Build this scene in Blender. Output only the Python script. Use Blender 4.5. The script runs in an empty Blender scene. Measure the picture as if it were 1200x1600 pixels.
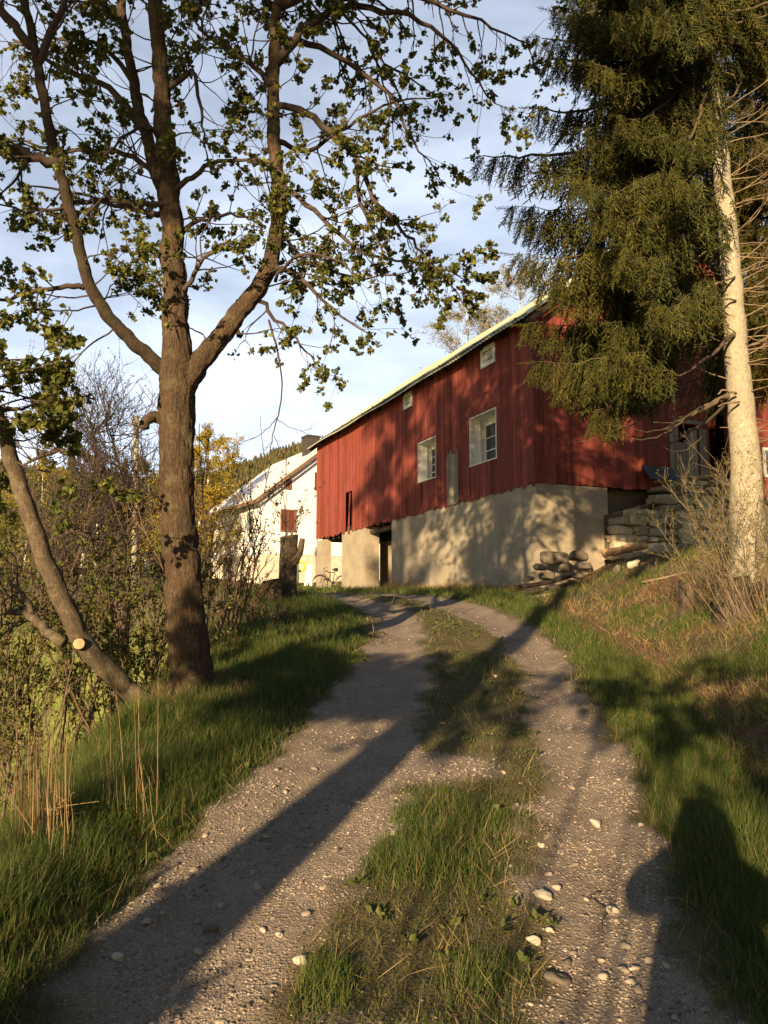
import bpy, math, random
import numpy as np
from mathutils import Vector, Matrix
R = math.radians
rng = np.random.default_rng(7)
random.seed(7)
SC = bpy.context.scene
COL = SC.collection
# ------------------------------------------------------------------ camera
F = 1240.0                      # focal length in pixels of the 1200x1600 photograph
PITCH = math.atan(153.0 / F)
EYE = np.array([0.0, 0.0, 1.6])
cam = bpy.data.cameras.new("camera")
co = bpy.data.objects.new("camera", cam)
COL.objects.link(co)
co.location = EYE
co.rotation_euler = (R(90) + PITCH, 0, 0)
cam.sensor_width = 36
cam.lens = 36 * F / 1600
cam.clip_start = 0.04
cam.clip_end = 2000
SC.camera = co
# ------------------------------------------------------------------ light
SUN_AZ, SUN_EL = 20.0, 13.0     # sunlight travels this many degrees right of the camera's heading
w = bpy.data.worlds.new("World")
SC.world = w
w.use_nodes = True
nt = w.node_tree
nt.nodes.clear()
def N(nt, t, **k):
    n = nt.nodes.new(t)
    for a, b in k.items():
        setattr(n, a, b)
    return n
out = N(nt, 'ShaderNodeOutputWorld')
bg = N(nt, 'ShaderNodeBackground')
sky = N(nt, 'ShaderNodeTexSky', sky_type='NISHITA')
sky.sun_disc = False
sky.sun_elevation = R(SUN_EL)
sky.sun_rotation = R(180 + SUN_AZ)
sky.air_density = 1.0
sky.dust_density = 0.3
tc = N(nt, 'ShaderNodeTexCoord')
mp = N(nt, 'ShaderNodeMapping')
mp.inputs['Scale'].default_value = (1.6, 1.6, 5.0)
mp.inputs['Rotation'].default_value = (0.0, 0.35, 0.3)
n1 = N(nt, 'ShaderNodeTexNoise')
n1.inputs['Scale'].default_value = 1.9
n1.inputs['Detail'].default_value = 7
n1.inputs['Roughness'].default_value = 0.55
cr = N(nt, 'ShaderNodeValToRGB')
cr.color_ramp.elements[0].position = 0.36
cr.color_ramp.elements[0].color = (.45, .45, .45, 1)
cr.color_ramp.elements[1].position = 0.68
cr.color_ramp.elements[1].color = (1, 1, 1, 1)
mx = N(nt, 'ShaderNodeMixRGB')
mx.inputs['Color2'].default_value = (13.2, 14.4, 17.2, 1)   # thin high cloud, in the sky texture's own units
nt.links.new(tc.outputs['Generated'], mp.inputs['Vector'])
nt.links.new(mp.outputs['Vector'], n1.inputs['Vector'])
nt.links.new(n1.outputs['Fac'], cr.inputs['Fac'])
sx = N(nt, 'ShaderNodeSeparateXYZ'); nt.links.new(tc.outputs['Generated'], sx.inputs[0])
mr = N(nt, 'ShaderNodeMapRange'); nt.links.new(sx.outputs['Z'], mr.inputs['Value'])
mr.inputs['From Min'].default_value = 0.05; mr.inputs['From Max'].default_value = 0.75; mr.inputs['To Min'].default_value = 1.0; mr.inputs['To Max'].default_value = 0.3
mul = N(nt, 'ShaderNodeMath', operation='MULTIPLY'); nt.links.new(cr.outputs['Color'], mul.inputs[0]); nt.links.new(mr.outputs[0], mul.inputs[1])
mr2 = N(nt, 'ShaderNodeMapRange'); nt.links.new(sx.outputs['Y'], mr2.inputs['Value'])
mr2.inputs['From Min'].default_value = 0.15; mr2.inputs['From Max'].default_value = 0.7
mul2 = N(nt, 'ShaderNodeMath', operation='MULTIPLY'); nt.links.new(mul.outputs[0], mul2.inputs[0]); nt.links.new(mr2.outputs[0], mul2.inputs[1])
nt.links.new(mul2.outputs[0], mx.inputs['Fac'])   # the thin cloud sheet lies low, clear blue overhead
nt.links.new(sky.outputs['Color'], mx.inputs['Color1'])
nt.links.new(mx.outputs['Color'], bg.inputs['Color'])
nt.links.new(bg.outputs['Background'], out.inputs['Surface'])
bg.inputs['Strength'].default_value = 0.05
sl = bpy.data.lights.new("sun", 'SUN')
so = bpy.data.objects.new("sun", sl)
COL.objects.link(so)
sl.energy = 5.0
sl.angle = R(0.5)
sl.color = (1.0, 0.73, 0.42)
TRAVEL = Vector((math.sin(R(SUN_AZ)) * math.cos(R(SUN_EL)), math.cos(R(SUN_AZ)) * math.cos(R(SUN_EL)), -math.sin(R(SUN_EL))))
so.rotation_euler = TRAVEL.to_track_quat('-Z', 'Y').to_euler()
so.location = (-8, -20, 12)
SC.view_settings.view_transform = 'Standard'
SC.view_settings.look = 'None'
SC.view_settings.exposure = 1.15
SC.view_settings.gamma = 1.0

# ------------------------------------------------------------------ helpers
def ray(px, py):
    u, v = (px - 600.0) / F, (800.0 - py) / F
    d = np.array([u, math.cos(PITCH) - v * math.sin(PITCH), math.sin(PITCH) + v * math.cos(PITCH)])
    return d / d[1]
def at(px, py, Y):
    return EYE + ray(px, py) * Y

def vnoise(x, y, seed=0):
    x = np.asarray(x, float); y = np.asarray(y, float)
    xi, yi = np.floor(x).astype(np.int64), np.floor(y).astype(np.int64)
    fx, fy = x - xi, y - yi
    fx, fy = fx * fx * (3 - 2 * fx), fy * fy * (3 - 2 * fy)
    def h(a, b):
        n = (a * 374761393 + b * 668265263 + seed * 974634777) & 0x7fffffff
        n = ((n ^ (n >> 13)) * 1274126177) & 0x7fffffff
        return ((n ^ (n >> 16)) & 0xffff) / 65535.0
    return (h(xi, yi) * (1 - fx) + h(xi + 1, yi) * fx) * (1 - fy) + (h(xi, yi + 1) * (1 - fx) + h(xi + 1, yi + 1) * fx) * fy
def fbm(x, y, seed=0, o=4):
    s = 0; a = 0.5
    for i in range(o):
        s = s + a * vnoise(np.asarray(x) * 2 ** i, np.asarray(y) * 2 ** i, seed + i * 17)
        a *= 0.5
    return s / (1 - 0.5 ** o)
def sstep(a, b, x):
    t = np.clip((x - a) / (b - a), 0, 1)
    return t * t * (3 - 2 * t)

# ground profile along the track
_ys = np.arange(-60, 700, 0.25)
_sl = np.interp(_ys, [-60, -20, 0, 14.5, 19, 37, 40, 48, 60, 100], [0.03, 0.08, 0.115, 0.115, 0.028, 0.028, 0.09, 0.09, 0.0, 0.0])
_zz = np.cumsum(_sl) * 0.25
_zz -= np.interp(0, _ys, _zz)
def zr(y):
    return np.interp(y, _ys, _zz)
def y_of_row(row):
    d = ray(600, row)
    a, b = 0.5, 30.0
    for _ in range(50):
        m = (a + b) / 2
        if 1.6 + d[2] * m > zr(m): a = m
        else: b = m
    return a
_rows = [(1600, 60, 440, 850, 1120), (1500, 130, 480, 850, 1090), (1400, 215, 530, 840, 1050), (1300, 310, 585, 835, 1010), (1200, 420, 650, 845, 985), (1100, 505, 655, 820, 920), (1050, 555, 668, 818, 895),
         (1000, 585, 665, 785, 858), (970, 585, 655, 740, 815), (950, 560, 630, 690, 770), (938, 530, 590, 650, 720)]
RY, RT = [], [[], [], [], []]
for r in reversed(_rows):
    Y = y_of_row(r[0])
    RY.append(Y)
    for i in range(4):
        RT[i].append(at(r[1 + i], r[0], Y)[0])
RY.reverse(); [t.reverse() for t in RT]
RY = np.array(RY); RT = np.array(RT)
_s = (RT[:, 0] - RT[:, 1]) * 0
RYe = np.concatenate([[-60, -3], RY, [26, 36, 60]])
RTe = np.concatenate([RT[:, :1] + _s[:, None] - 4, RT[:, :1] - 0.1, RT, RT[:, -1:] - 3.6, RT[:, -1:] - 7.5, RT[:, -1:] - 14], axis=1)
def rut_edges(y):
    return [np.interp(y, RYe, RTe[i]) for i in range(4)]
def rutmask(x, y):
    e = rut_edges(y)
    n = (fbm(x * 2.2, y * 2.2, 5) - 0.5) * 0.42 + (vnoise(x * 9, y * 9, 9) - 0.5) * 0.12
    s = 0.09 + 0 * x
    def band(a, b):
        return sstep(-s, s, np.minimum(x - a, b - x) + n)
    m = np.maximum(band(e[0], e[1]), band(e[2], e[3]))
    # bare gravel patch in the middle strip
    g = np.exp(-(((x - 0.33) / 0.55) ** 2 + ((y - 5.25) / 0.42) ** 2)) + np.exp(-(((x + 0.1) / 0.35) ** 2 + ((y - 2.5) / 0.5) ** 2)) * .6
    return np.maximum(m, sstep(0.35, 0.75, g + n * 0.8))
XE = ([-60, -12, 0, 3.4, 5, 7, 10, 13, 16, 19, 22, 26, 32, 40, 60, 90], [-3, -2.4, -1.8, -1.75, -1.95, -2.1, -2.05, -2.15, -2.6, -4, -6.5, -9, -13, -18, -24, -30])
XR = ([-60, -10, 3, 5, 7, 10, 13, 16, 20, 30, 60], [2.2, 2.2, 2.2, 2.5, 2.85, 3.1, 3.2, 3.2, 3.9, 4.5, 5])
FIELD = -2.6
def H(x, y):
    x = np.asarray(x, float); y = np.asarray(y, float)
    z = zr(y)
    e = rut_edges(y)
    near = sstep(30, 20, y)
    for a, b in ((e[0], e[1]), (e[2], e[3])):
        c = (a + b) / 2; hw = np.maximum((b - a) / 2, 0.1)
        z = z - 0.05 * np.exp(-((x - c) / hw) ** 2 * 1.3) * near
    xe = np.interp(y, *XE)
    dl = xe - x
    dlp = np.maximum(dl + .15, 0)
    t = np.tanh((.95 * dlp ** 1.25) / np.maximum(z - FIELD, 1.0))
    z = z * (1 - t) + (FIELD + 0.02 * np.maximum(-x - 20, 0) * 0) * t
    xr = np.interp(y, *XR)
    dr = x - xr
    z = z + np.interp(y, [0, 7, 10, 12, 17], [1.62, 1.55, 1.22, 1.0, .9]) * sstep(-0.15, 2.7, dr) * sstep(-12, -4, y) + 0.05 * np.maximum(dr - 2.7, 0)
    z = z - 0.07 * np.exp(-((dr + 0.25) / 0.25) ** 2) * near
    # roughness
    off = 1 - rutmask(x, y) * 0.75
    z = z + (fbm(x * 1.3, y * 1.3, 3) - 0.5) * 0.10 * off + (fbm(x * 6, y * 6, 4) - 0.5) * 0.035 * off
    bank = sstep(0.2, 1.2, dr)
    z = z + (fbm(x * 1.9, y * 1.9, 31) - 0.5) * np.interp(y, [8, 12], [.4, .2]) * bank * sstep(60, 20, y)
    z = z + (fbm(x * 25, y * 25, 6, 2) - 0.5) * 0.012 * sstep(14, 8, y)
    return z
def Hs(x, y):
    return float(H(np.array([x]), np.array([y]))[0])

class MB:
    def __init__(s):
        s.V = []; s.F = []; s.MI = []; s.n = 0; s.A = {}
    def add(s, V, faces, mi=0):
        V = np.asarray(V, float).reshape(-1, 3)
        for f in faces:               # list of int arrays (k, m)
            f = np.asarray(f, np.int64)
            if len(f):
                s.F.append(f + s.n); s.MI.append(np.full(len(f), mi))
        s.V.append(V); s.n += len(V)
        return s
    def box(s, x0, x1, y0, y1, z0, z1, mi=0, M=None):
        V = np.array([[x, y, z] for z in (z0, z1) for y in (y0, y1) for x in (x0, x1)], float)
        if M is not None: V = V @ np.asarray(M)[:3, :3].T + np.asarray(M)[:3, 3]
        return s.add(V, [np.array([[0, 2, 3, 1], [4, 5, 7, 6], [0, 1, 5, 4], [2, 6, 7, 3], [0, 4, 6, 2], [1, 3, 7, 5]])], mi)
    def tube(s, P, rad, k=6, rough=0.0, cap=True, mi=0):
        P = np.asarray(P, float); n = len(P)
        rad = np.broadcast_to(np.asarray(rad, float), (n,)).copy()
        T = np.gradient(P, axis=0)
        T /= np.linalg.norm(T, axis=1)[:, None] + 1e-12
        a = np.cross(T[0], [0.0, 0.0, 1.0])
        if np.linalg.norm(a) < 0.1: a = np.cross(T[0], [0.0, 1.0, 0.0])
        a /= np.linalg.norm(a)
        A = np.empty((n, 3)); A[0] = a
        for i in range(1, n):
            a = a - T[i] * np.dot(a, T[i]); a /= np.linalg.norm(a) + 1e-12
            A[i] = a
        B = np.cross(T, A)
        th = np.arange(k) * 2 * math.pi / k
        rr = rad[:, None] * np.ones(k)
        if rough:
            rr = rr * (1 + rough * (rng.random((n, k)) - 0.5) * 2)
        V = P[:, None, :] + rr[:, :, None] * (np.cos(th)[None, :, None] * A[:, None, :] + np.sin(th)[None, :, None] * B[:, None, :])
        i = np.arange(n - 1)[:, None] * k; j = np.arange(k)[None, :]; j2 = (j + 1) % k
        q = np.stack([i + j, i + j2, i + k + j2, i + k + j], -1).reshape(-1, 4)
        fs = [q]
        V = V.reshape(-1, 3)
        if cap:
            V = np.vstack([V, P[-1], P[0]])
            c = n * k; jj = np.arange(k)
            fs.append(np.stack([(n - 1) * k + jj, (n - 1) * k + (jj + 1) % k, np.full(k, c)], -1))
            fs.append(np.stack([(jj + 1) % k, jj, np.full(k, c + 1)], -1))
        return s.add(V, fs, mi)
    def inst(s, TV, TF, M, T, mi=0):
        """copies of a template: M (n,3,3) with vertices as rows times M, T (n,3)"""
        n = len(T)
        if not n: return s
        V = np.einsum('vj,njk->nvk', TV, M) + T[:, None, :]
        fs = [(np.asarray(f)[None] + (np.arange(n) * len(TV))[:, None, None]).reshape(-1, np.asarray(f).shape[1]) for f in TF]
        return s.add(V.reshape(-1, 3), fs, mi)
    def mesh(s, name, mats, smooth=True, origin=(0, 0, 0)):
        V = np.concatenate(s.V) - np.asarray(origin, float)
        me = bpy.data.meshes.new(name)
        me.vertices.add(len(V)); me.vertices.foreach_set('co', V.astype(np.float32).ravel())
        tot = np.concatenate([np.full(len(f), f.shape[1]) for f in s.F])
        idx = np.concatenate([f.ravel() for f in s.F])
        st = np.concatenate([[0], np.cumsum(tot)[:-1]])
        me.loops.add(len(idx)); me.loops.foreach_set('vertex_index', idx.astype(np.int32))
        me.polygons.add(len(tot)); me.polygons.foreach_set('loop_start', st.astype(np.int32))
        me.polygons.foreach_set('material_index', np.concatenate(s.MI).astype(np.int32))
        me.polygons.foreach_set('use_smooth', np.full(len(tot), smooth))
        me.update(calc_edges=True)
        for m in (mats if isinstance(mats, (list, tuple)) else [mats]): me.materials.append(m)
        return me
def origin(o):
    v = Vector((0, 0, 0))
    while o is not None:
        v = v + o.location; o = o.parent
    return v
def tag(o, label=None, cat=None, group=None, kind=None):
    for k, v in (('label', label), ('category', cat), ('group', group), ('kind', kind)):
        if v: o[k] = v
    return o
def obj(name, mb, mats, parent=None, smooth=True, local=False, loc=None):
    """loc: origin of a one-mesh top-level object; local: vertices already in the parent's own coordinates"""
    og = (0, 0, 0) if local else (origin(parent) if parent is not None else (loc if loc is not None else (0, 0, 0)))
    me = mb.mesh(name, mats, smooth, og)
    o = bpy.data.objects.new(name, me); COL.objects.link(o)
    if parent is not None: o.parent = parent
    elif loc is not None: o.location = loc
    return o
def thing(name, label, cat, loc, rz=0.0, group=None):
    o = bpy.data.objects.new(name, None); COL.objects.link(o)
    o.location = loc; o.rotation_euler = (0, 0, rz); o.empty_display_size = 0.2
    return tag(o, label, cat, group)
def copy_tree(o, parent=None):
    c = o.copy(); COL.objects.link(c)
    if parent is not None: c.parent = parent
    for ch in [q for q in COL.objects if q.parent is o]: copy_tree(ch, c)
    return c

def frames(D, roll=None):
    """(n,3,3) row bases with z row = D"""
    D = D / (np.linalg.norm(D, axis=1)[:, None] + 1e-12)
    up = np.where(np.abs(D[:, 2:3]) > 0.93, np.array([[1.0, 0, 0]]), np.array([[0, 0, 1.0]]))
    X = np.cross(up, D); X /= np.linalg.norm(X, axis=1)[:, None] + 1e-12
    Yv = np.cross(D, X)
    if roll is None: roll = rng.random(len(D)) * 2 * math.pi
    c, s_ = np.cos(roll)[:, None], np.sin(roll)[:, None]
    return np.stack([X * c + Yv * s_, -X * s_ + Yv * c, D], 1)
def rand_dirs(n):
    v = rng.normal(size=(n, 3)); return v / np.linalg.norm(v, axis=1)[:, None]
def smooth_path(P, sub=5, jit=0.0):
    """Catmull-Rom through rows of P (any columns)"""
    P = np.asarray(P, float)
    Q = np.vstack([2 * P[0] - P[1], P, 2 * P[-1] - P[-2]])
    o = []
    for i in range(1, len(Q) - 2):
        for t in np.arange(sub) / sub:
            a, b, c, d = Q[i - 1], Q[i], Q[i + 1], Q[i + 2]
            o.append(0.5 * (2 * b + (c - a) * t + (2 * a - 5 * b + 4 * c - d) * t * t + (3 * b - a - 3 * c + d) * t ** 3))
    o.append(Q[-2])
    o = np.array(o)
    if jit: o[1:-1, :3] += rng.normal(size=(len(o) - 2, 3)) * jit
    return o

# ------------------------------------------------------------------ materials
def newmat(name):
    m = bpy.data.materials.new(name); m.use_nodes = True
    nt = m.node_tree; nt.nodes.clear()
    o = N(nt, 'ShaderNodeOutputMaterial'); b = N(nt, 'ShaderNodeBsdfPrincipled')
    nt.links.new(b.outputs[0], o.inputs[0])
    return m, nt, b, o
def C4(c): return (c[0], c[1], c[2], 1)
def mixc(nt, fac, a, b, mode='MIX'):
    n = N(nt, 'ShaderNodeMixRGB', blend_type=mode)
    for s_, v in (('Fac', fac), ('Color1', a), ('Color2', b)):
        if hasattr(v, 'is_linked') or hasattr(v, 'links'): nt.links.new(v, n.inputs[s_])
        elif isinstance(v, (int, float)): n.inputs[s_].default_value = v
        else: n.inputs[s_].default_value = C4(v)
    return n.outputs[0]
def ramp(nt, src, p0, p1, c0=(0, 0, 0), c1=(1, 1, 1)):
    n = N(nt, 'ShaderNodeValToRGB')
    n.color_ramp.elements[0].position = p0; n.color_ramp.elements[0].color = C4(c0)
    n.color_ramp.elements[1].position = p1; n.color_ramp.elements[1].color = C4(c1)
    nt.links.new(src, n.inputs[0]); return n.outputs[0]
def coords(nt, scale=(1, 1, 1), kind='Object'):
    t = N(nt, 'ShaderNodeTexCoord'); m = N(nt, 'ShaderNodeMapping')
    m.inputs['Scale'].default_value = scale
    nt.links.new(t.outputs[kind], m.inputs[0]); return m.outputs[0]
def noise(nt, vec, scale, detail=4, rough=0.6):
    n = N(nt, 'ShaderNodeTexNoise'); n.inputs['Scale'].default_value = scale
    n.inputs['Detail'].default_value = detail; n.inputs['Roughness'].default_value = rough
    nt.links.new(vec, n.inputs['Vector']); return n.outputs['Fac']
def voro(nt, vec, scale, feature='F1'):
    n = N(nt, 'ShaderNodeTexVoronoi', feature=feature); n.inputs['Scale'].default_value = scale
    nt.links.new(vec, n.inputs['Vector']); return n
def bump(nt, b, h, strength, dist=0.02):
    n = N(nt, 'ShaderNodeBump'); n.inputs['Strength'].default_value = strength; n.inputs['Distance'].default_value = dist
    nt.links.new(h, n.inputs['Height']); nt.links.new(n.outputs[0], b.inputs['Normal'])
def island(nt):
    return N(nt, 'ShaderNodeNewGeometry').outputs['Random Per Island']
def simple(name, col, rough=0.8, col2=None, scale=8, vs=(1, 1, 1), bs=0.3, bd=0.01, metal=0.0):
    m, nt, b, o = newmat(name)
    v = coords(nt, vs); n = noise(nt, v, scale)
    nt.links.new(mixc(nt, ramp(nt, n, .35, .65), col, col2 or tuple(c * 0.72 for c in col)), b.inputs['Base Color'])
    b.inputs['Roughness'].default_value = rough; b.inputs['Metallic'].default_value = metal
    if bs: bump(nt, b, n, bs, bd)
    return m
def leafmat(name, cols, transl=0.35, rough=0.55, patch=0.0):
    """random hue for each leaf or blade, light passing through"""
    m, nt, b, o = newmat(name)
    r = island(nt)
    n = N(nt, 'ShaderNodeValToRGB'); els = n.color_ramp.elements
    els[0].color = C4(cols[0]); els[1].color = C4(cols[-1])
    for i, c in enumerate(cols[1:-1]):
        e = els.new((i + 1) / (len(cols) - 1)); e.color = C4(c)
    nt.links.new(r, n.inputs[0]); c = n.outputs[0]
    if patch:
        p = noise(nt, coords(nt), patch, 3)
        c = mixc(nt, ramp(nt, p, .35, .7), c, mixc(nt, 1.0, c, (1.35, 1.1, .8), 'MULTIPLY'))
    nt.links.new(c, b.inputs['Base Color']); b.inputs['Roughness'].default_value = rough
    b.inputs['Specular IOR Level'].default_value = 0.25
    t = N(nt, 'ShaderNodeBsdfTranslucent'); nt.links.new(c, t.inputs['Color'])
    mxs = N(nt, 'ShaderNodeMixShader'); mxs.inputs[0].default_value = transl
    nt.links.new(b.outputs[0], mxs.inputs[1]); nt.links.new(t.outputs[0], mxs.inputs[2]); nt.links.new(mxs.outputs[0], o.inputs[0])
    return m
def barkmat(name, c1, c2, c3, sc=9, strength=0.9, moss=None, vs=(1, 1, .22), crackamt=.5):
    """dark fissures between lighter plates, lichen patches, fine grain"""
    m, nt, b, o = newmat(name)
    v = coords(nt, vs); n = noise(nt, v, sc * 4, 8, .7); vo = voro(nt, v, sc * 6, 'DISTANCE_TO_EDGE'); fine = noise(nt, coords(nt, (1, 1, .5)), sc * 16, 4, .7)
    big = noise(nt, coords(nt, (1, 1, .6)), 2.6, 5, .6)
    c = mixc(nt, ramp(nt, n, .36, .62), c1, c2)
    c = mixc(nt, ramp(nt, fine, .35, .7, (0, 0, 0), (.55, .55, .55)), c, tuple(q * 1.25 for q in c2))
    c = mixc(nt, ramp(nt, big, .45, .62), c, mixc(nt, .6, c, c3))
    if moss: c = mixc(nt, ramp(nt, noise(nt, coords(nt), 7, 6, .75), .52, .62, (0, 0, 0), (.75, .75, .75)), c, moss)
    crack = ramp(nt, vo.outputs['Distance'], .0, .16)
    c = mixc(nt, crack, mixc(nt, crackamt * .9, c, tuple(q * .3 for q in c1)), c)
    nt.links.new(c, b.inputs['Base Color']); b.inputs['Roughness'].default_value = .93
    b.inputs['Specular IOR Level'].default_value = .15
    h = mixc(nt, crackamt * .7, mixc(nt, .45, n, fine), crack)
    bump(nt, b, h, min(1, strength), .012 * strength)
    return m

# ground material: dirt, thatch, moss; gravel where the 'rut' attribute says
def groundmat():
    m, nt, b, o = newmat("ground_soil_and_gravel")
    v = coords(nt)
    att = N(nt, 'ShaderNodeAttribute', attribute_name='rut').outputs['Fac']
    att2 = N(nt, 'ShaderNodeAttribute', attribute_name='litter').outputs['Fac']
    att3 = N(nt, 'ShaderNodeAttribute', attribute_name='field').outputs['Fac']
    n = noise(nt, v, 3.0, 6); nf = noise(nt, v, 40, 4, .7)
    soil = mixc(nt, ramp(nt, n, .38, .62), (.055, .052, .022), (.115, .092, .045))
    soil = mixc(nt, ramp(nt, nf, .4, .65), soil, (.12, .10, .05))
    soil = mixc(nt, att2, soil, mixc(nt, ramp(nt, nf, .35, .65), (.085, .045, .022), (.19, .115, .065)))
    fld = mixc(nt, ramp(nt, n, .3, .7), (.16, .19, .045), (.23, .25, .065))
    soil = mixc(nt, att3, soil, fld)
    vo = voro(nt, v, 52); vb = voro(nt, v, 130)
    dust = mixc(nt, ramp(nt, noise(nt, v, 2.2, 5), .35, .68), (.185, .138, .10), (.33, .255, .19))
    peb = mixc(nt, ramp(nt, vo.outputs['Color'], .2, .85), (.13, .11, .09), (.50, .43, .35))
    edge = ramp(nt, vo.outputs['Distance'], .25, .5, (1, 1, 1), (0, 0, 0))
    cov = ramp(nt, noise(nt, v, 9, 4), .42, .6)
    gr = mixc(nt, mixc(nt, 1.0, edge, cov, 'MULTIPLY'), dust, peb)
    gr = mixc(nt, .35, gr, mixc(nt, ramp(nt, vb.outputs['Color'], .2, .8), (.12, .10, .08), (.38, .32, .26)))
    c = mixc(nt, att, soil, gr)
    nt.links.new(c, b.inputs['Base Color']); b.inputs['Roughness'].default_value = .95
    b.inputs['Specular IOR Level'].default_value = .2
    h = mixc(nt, .4, mixc(nt, .5, edge, vb.outputs['Distance']), nf)
    bump(nt, b, h, .55, .018)
    return m
M_GROUND = groundmat()

def wood_paint(name, c1, c2, worn, wornamt=.64, sx=(30, 30, 1.2)):
    m, nt, b, o = newmat(name)
    v = coords(nt, sx); n = noise(nt, v, 1.0, 6, .65)
    r = island(nt)
    c = mixc(nt, ramp(nt, n, .3, .7), c1, c2)
    c = mixc(nt, ramp(nt, r, 0, 1, (0, 0, 0), (.7, .7, .7)), c, mixc(nt, r, tuple(q * .75 for q in c1), tuple(q * 1.35 for q in c2)))
    st = noise(nt, coords(nt, (6, 6, .35)), 1.5, 5, .6); c = mixc(nt, ramp(nt, st, .48, .72, (0, 0, 0), (.7, .7, .7)), c, tuple(q * .6 for q in c1))
    c = mixc(nt, ramp(nt, n, wornamt, wornamt + .08), c, worn)
    big = noise(nt, coords(nt), .8, 4)
    c = mixc(nt, ramp(nt, big, .5, .8, (0, 0, 0), (.5, .5, .5)), c, tuple(q * .8 for q in c1))
    nt.links.new(c, b.inputs['Base Color']); b.inputs['Roughness'].default_value = .85
    b.inputs['Specular IOR Level'].default_value = .2
    bump(nt, b, n, .5, .008)
    return m
M_RED = wood_paint("red_barn_paint", (.135, .030, .022), (.275, .068, .048), (.42, .21, .155))
M_GREYWOOD = wood_paint("weathered_grey_wood", (.17, .145, .105), (.27, .235, .17), (.34, .30, .24), .6)
M_DARKWOOD = simple("old_dark_timber", (.07, .05, .035), .9, (.035, .025, .018), 6, (1, 1, 6))
M_WHITE = wood_paint("white_window_paint", (.66, .66, .60), (.78, .77, .70), (.5, .48, .42), .72)
M_HOUSE = simple("white_house_paint", (.82, .83, .84), .7, (.77, .78, .79), 3, (1, 1, 1), .1)
def glass():
    m, nt, b, o = newmat("window_glass")
    b.inputs['Base Color'].default_value = (.05, .06, .07, 1); b.inputs['Roughness'].default_value = .06
    b.inputs['Specular IOR Level'].default_value = .9
    bump(nt, b, noise(nt, coords(nt), 2.5, 2), .08, .02)
    return m
M_GLASS = glass()
def concrete():
    m, nt, b, o = newmat("board_marked_concrete")
    v = coords(nt); n = noise(nt, v, 1.6, 7, .62); nf = noise(nt, v, 22, 5, .7)
    c = mixc(nt, ramp(nt, n, .32, .68), (.27, .23, .165), (.44, .385, .285))
    c = mixc(nt, ramp(nt, nf, .35, .62, (0, 0, 0), (.5, .5, .5)), c, (.24, .2, .14))
    st = noise(nt, coords(nt, (3, 3, .35)), 1.2, 4)
    c = mixc(nt, ramp(nt, st, .55, .75, (0, 0, 0), (.45, .45, .45)), c, (.2, .17, .12))
    sp = N(nt, 'ShaderNodeSeparateXYZ'); nt.links.new(v, sp.inputs[0])
    ma = N(nt, 'ShaderNodeMath', operation='MULTIPLY_ADD'); nt.links.new(noise(nt, v, .9, 3), ma.inputs[0]); ma.inputs[1].default_value = .12; nt.links.new(sp.outputs['Z'], ma.inputs[2])
    mm = N(nt, 'ShaderNodeMath', operation='MULTIPLY'); nt.links.new(ma.outputs[0], mm.inputs[0]); mm.inputs[1].default_value = 6.3
    fr = N(nt, 'ShaderNodeMath', operation='FRACT'); nt.links.new(mm.outputs[0], fr.inputs[0])
    ln = ramp(nt, fr.outputs[0], .0, .10, (0, 0, 0), (1, 1, 1))
    c = mixc(nt, ln, mixc(nt, .78, (.16, .13, .09), c), c)
    nt.links.new(c, b.inputs['Base Color']); b.inputs['Roughness'].default_value = .92
    bump(nt, b, mixc(nt, .22, mixc(nt, .35, n, nf), ln), .6, .02)
    return m
M_CONC = concrete()
def roofmat():
    m, nt, b, o = newmat("pale_green_roof_tin")
    v = coords(nt); n = noise(nt, v, 2.5, 6)
    c = mixc(nt, ramp(nt, n, .35, .65), (.36, .42, .26), (.5, .53, .36))
    nt.links.new(c, b.inputs['Base Color']); b.inputs['Roughness'].default_value = .6
    bump(nt, b, n, .2, .01)
    return m
M_ROOF = roofmat()
M_MAPLEBARK = barkmat("maple_bark", (.025, .019, .014), (.135, .088, .054), (.05, .038, .027), 12, 1.7, (.14, .12, .07), (1, 1, .16), .32)
M_LIMBBARK = barkmat("mossy_limb_bark", (.09, .068, .04), (.22, .18, .105), (.26, .21, .12), 9, .9, (.14, .13, .045))
M_TWIG = simple("dark_twig_bark", (.075, .052, .04), .9, (.045, .03, .025), 14, bs=0)
M_SPRUCEBARK = barkmat("pale_spruce_bark", (.19, .165, .12), (.43, .39, .30), (.30, .27, .20), 5, 1.3, (.30, .28, .17), (1, 1, .8), .2)
M_DEADTWIG = simple("dry_dead_twig", (.26, .20, .12), .9, (.15, .11, .065), 14, bs=0)
M_BOUGH = simple("spruce_bough_bark", (.12, .09, .055), .9, (.07, .05, .03), 14, bs=0)
M_GREYBARK = barkmat("grey_willow_bark", (.045, .034, .024), (.14, .108, .072), (.065, .05, .034), 6, 1.0, (.19, .165, .11), (1, 1, .5), .15)
M_STUMPBARK = barkmat("dark_stump_bark", (.06, .045, .035), (.14, .105, .075), (.1, .08, .055), 7, 1.0)
M_CUTWOOD = simple("sawn_wood_face", (.42, .33, .19), .8, (.30, .22, .12), 20)
M_CUTORANGE = simple("orange_sawn_wood", (.42, .27, .15), .85, (.3, .18, .1), 20)
M_MAPLELEAF = leafmat("young_maple_leaves", [(.08, .10, .022), (.14, .165, .032), (.14, .12, .045), (.10, .125, .027), (.30, .30, .055)], .5)
M_MAPLEFLOWER = leafmat("maple_flowers", [(.16, .16, .04), (.22, .2, .05), (.12, .12, .03)], .4)
M_SPRUCE = leafmat("spruce_needles", [(.02, .029, .010), (.04, .052, .014), (.11, .115, .024), (.028, .038, .012)], .1, .6, .7)
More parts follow.
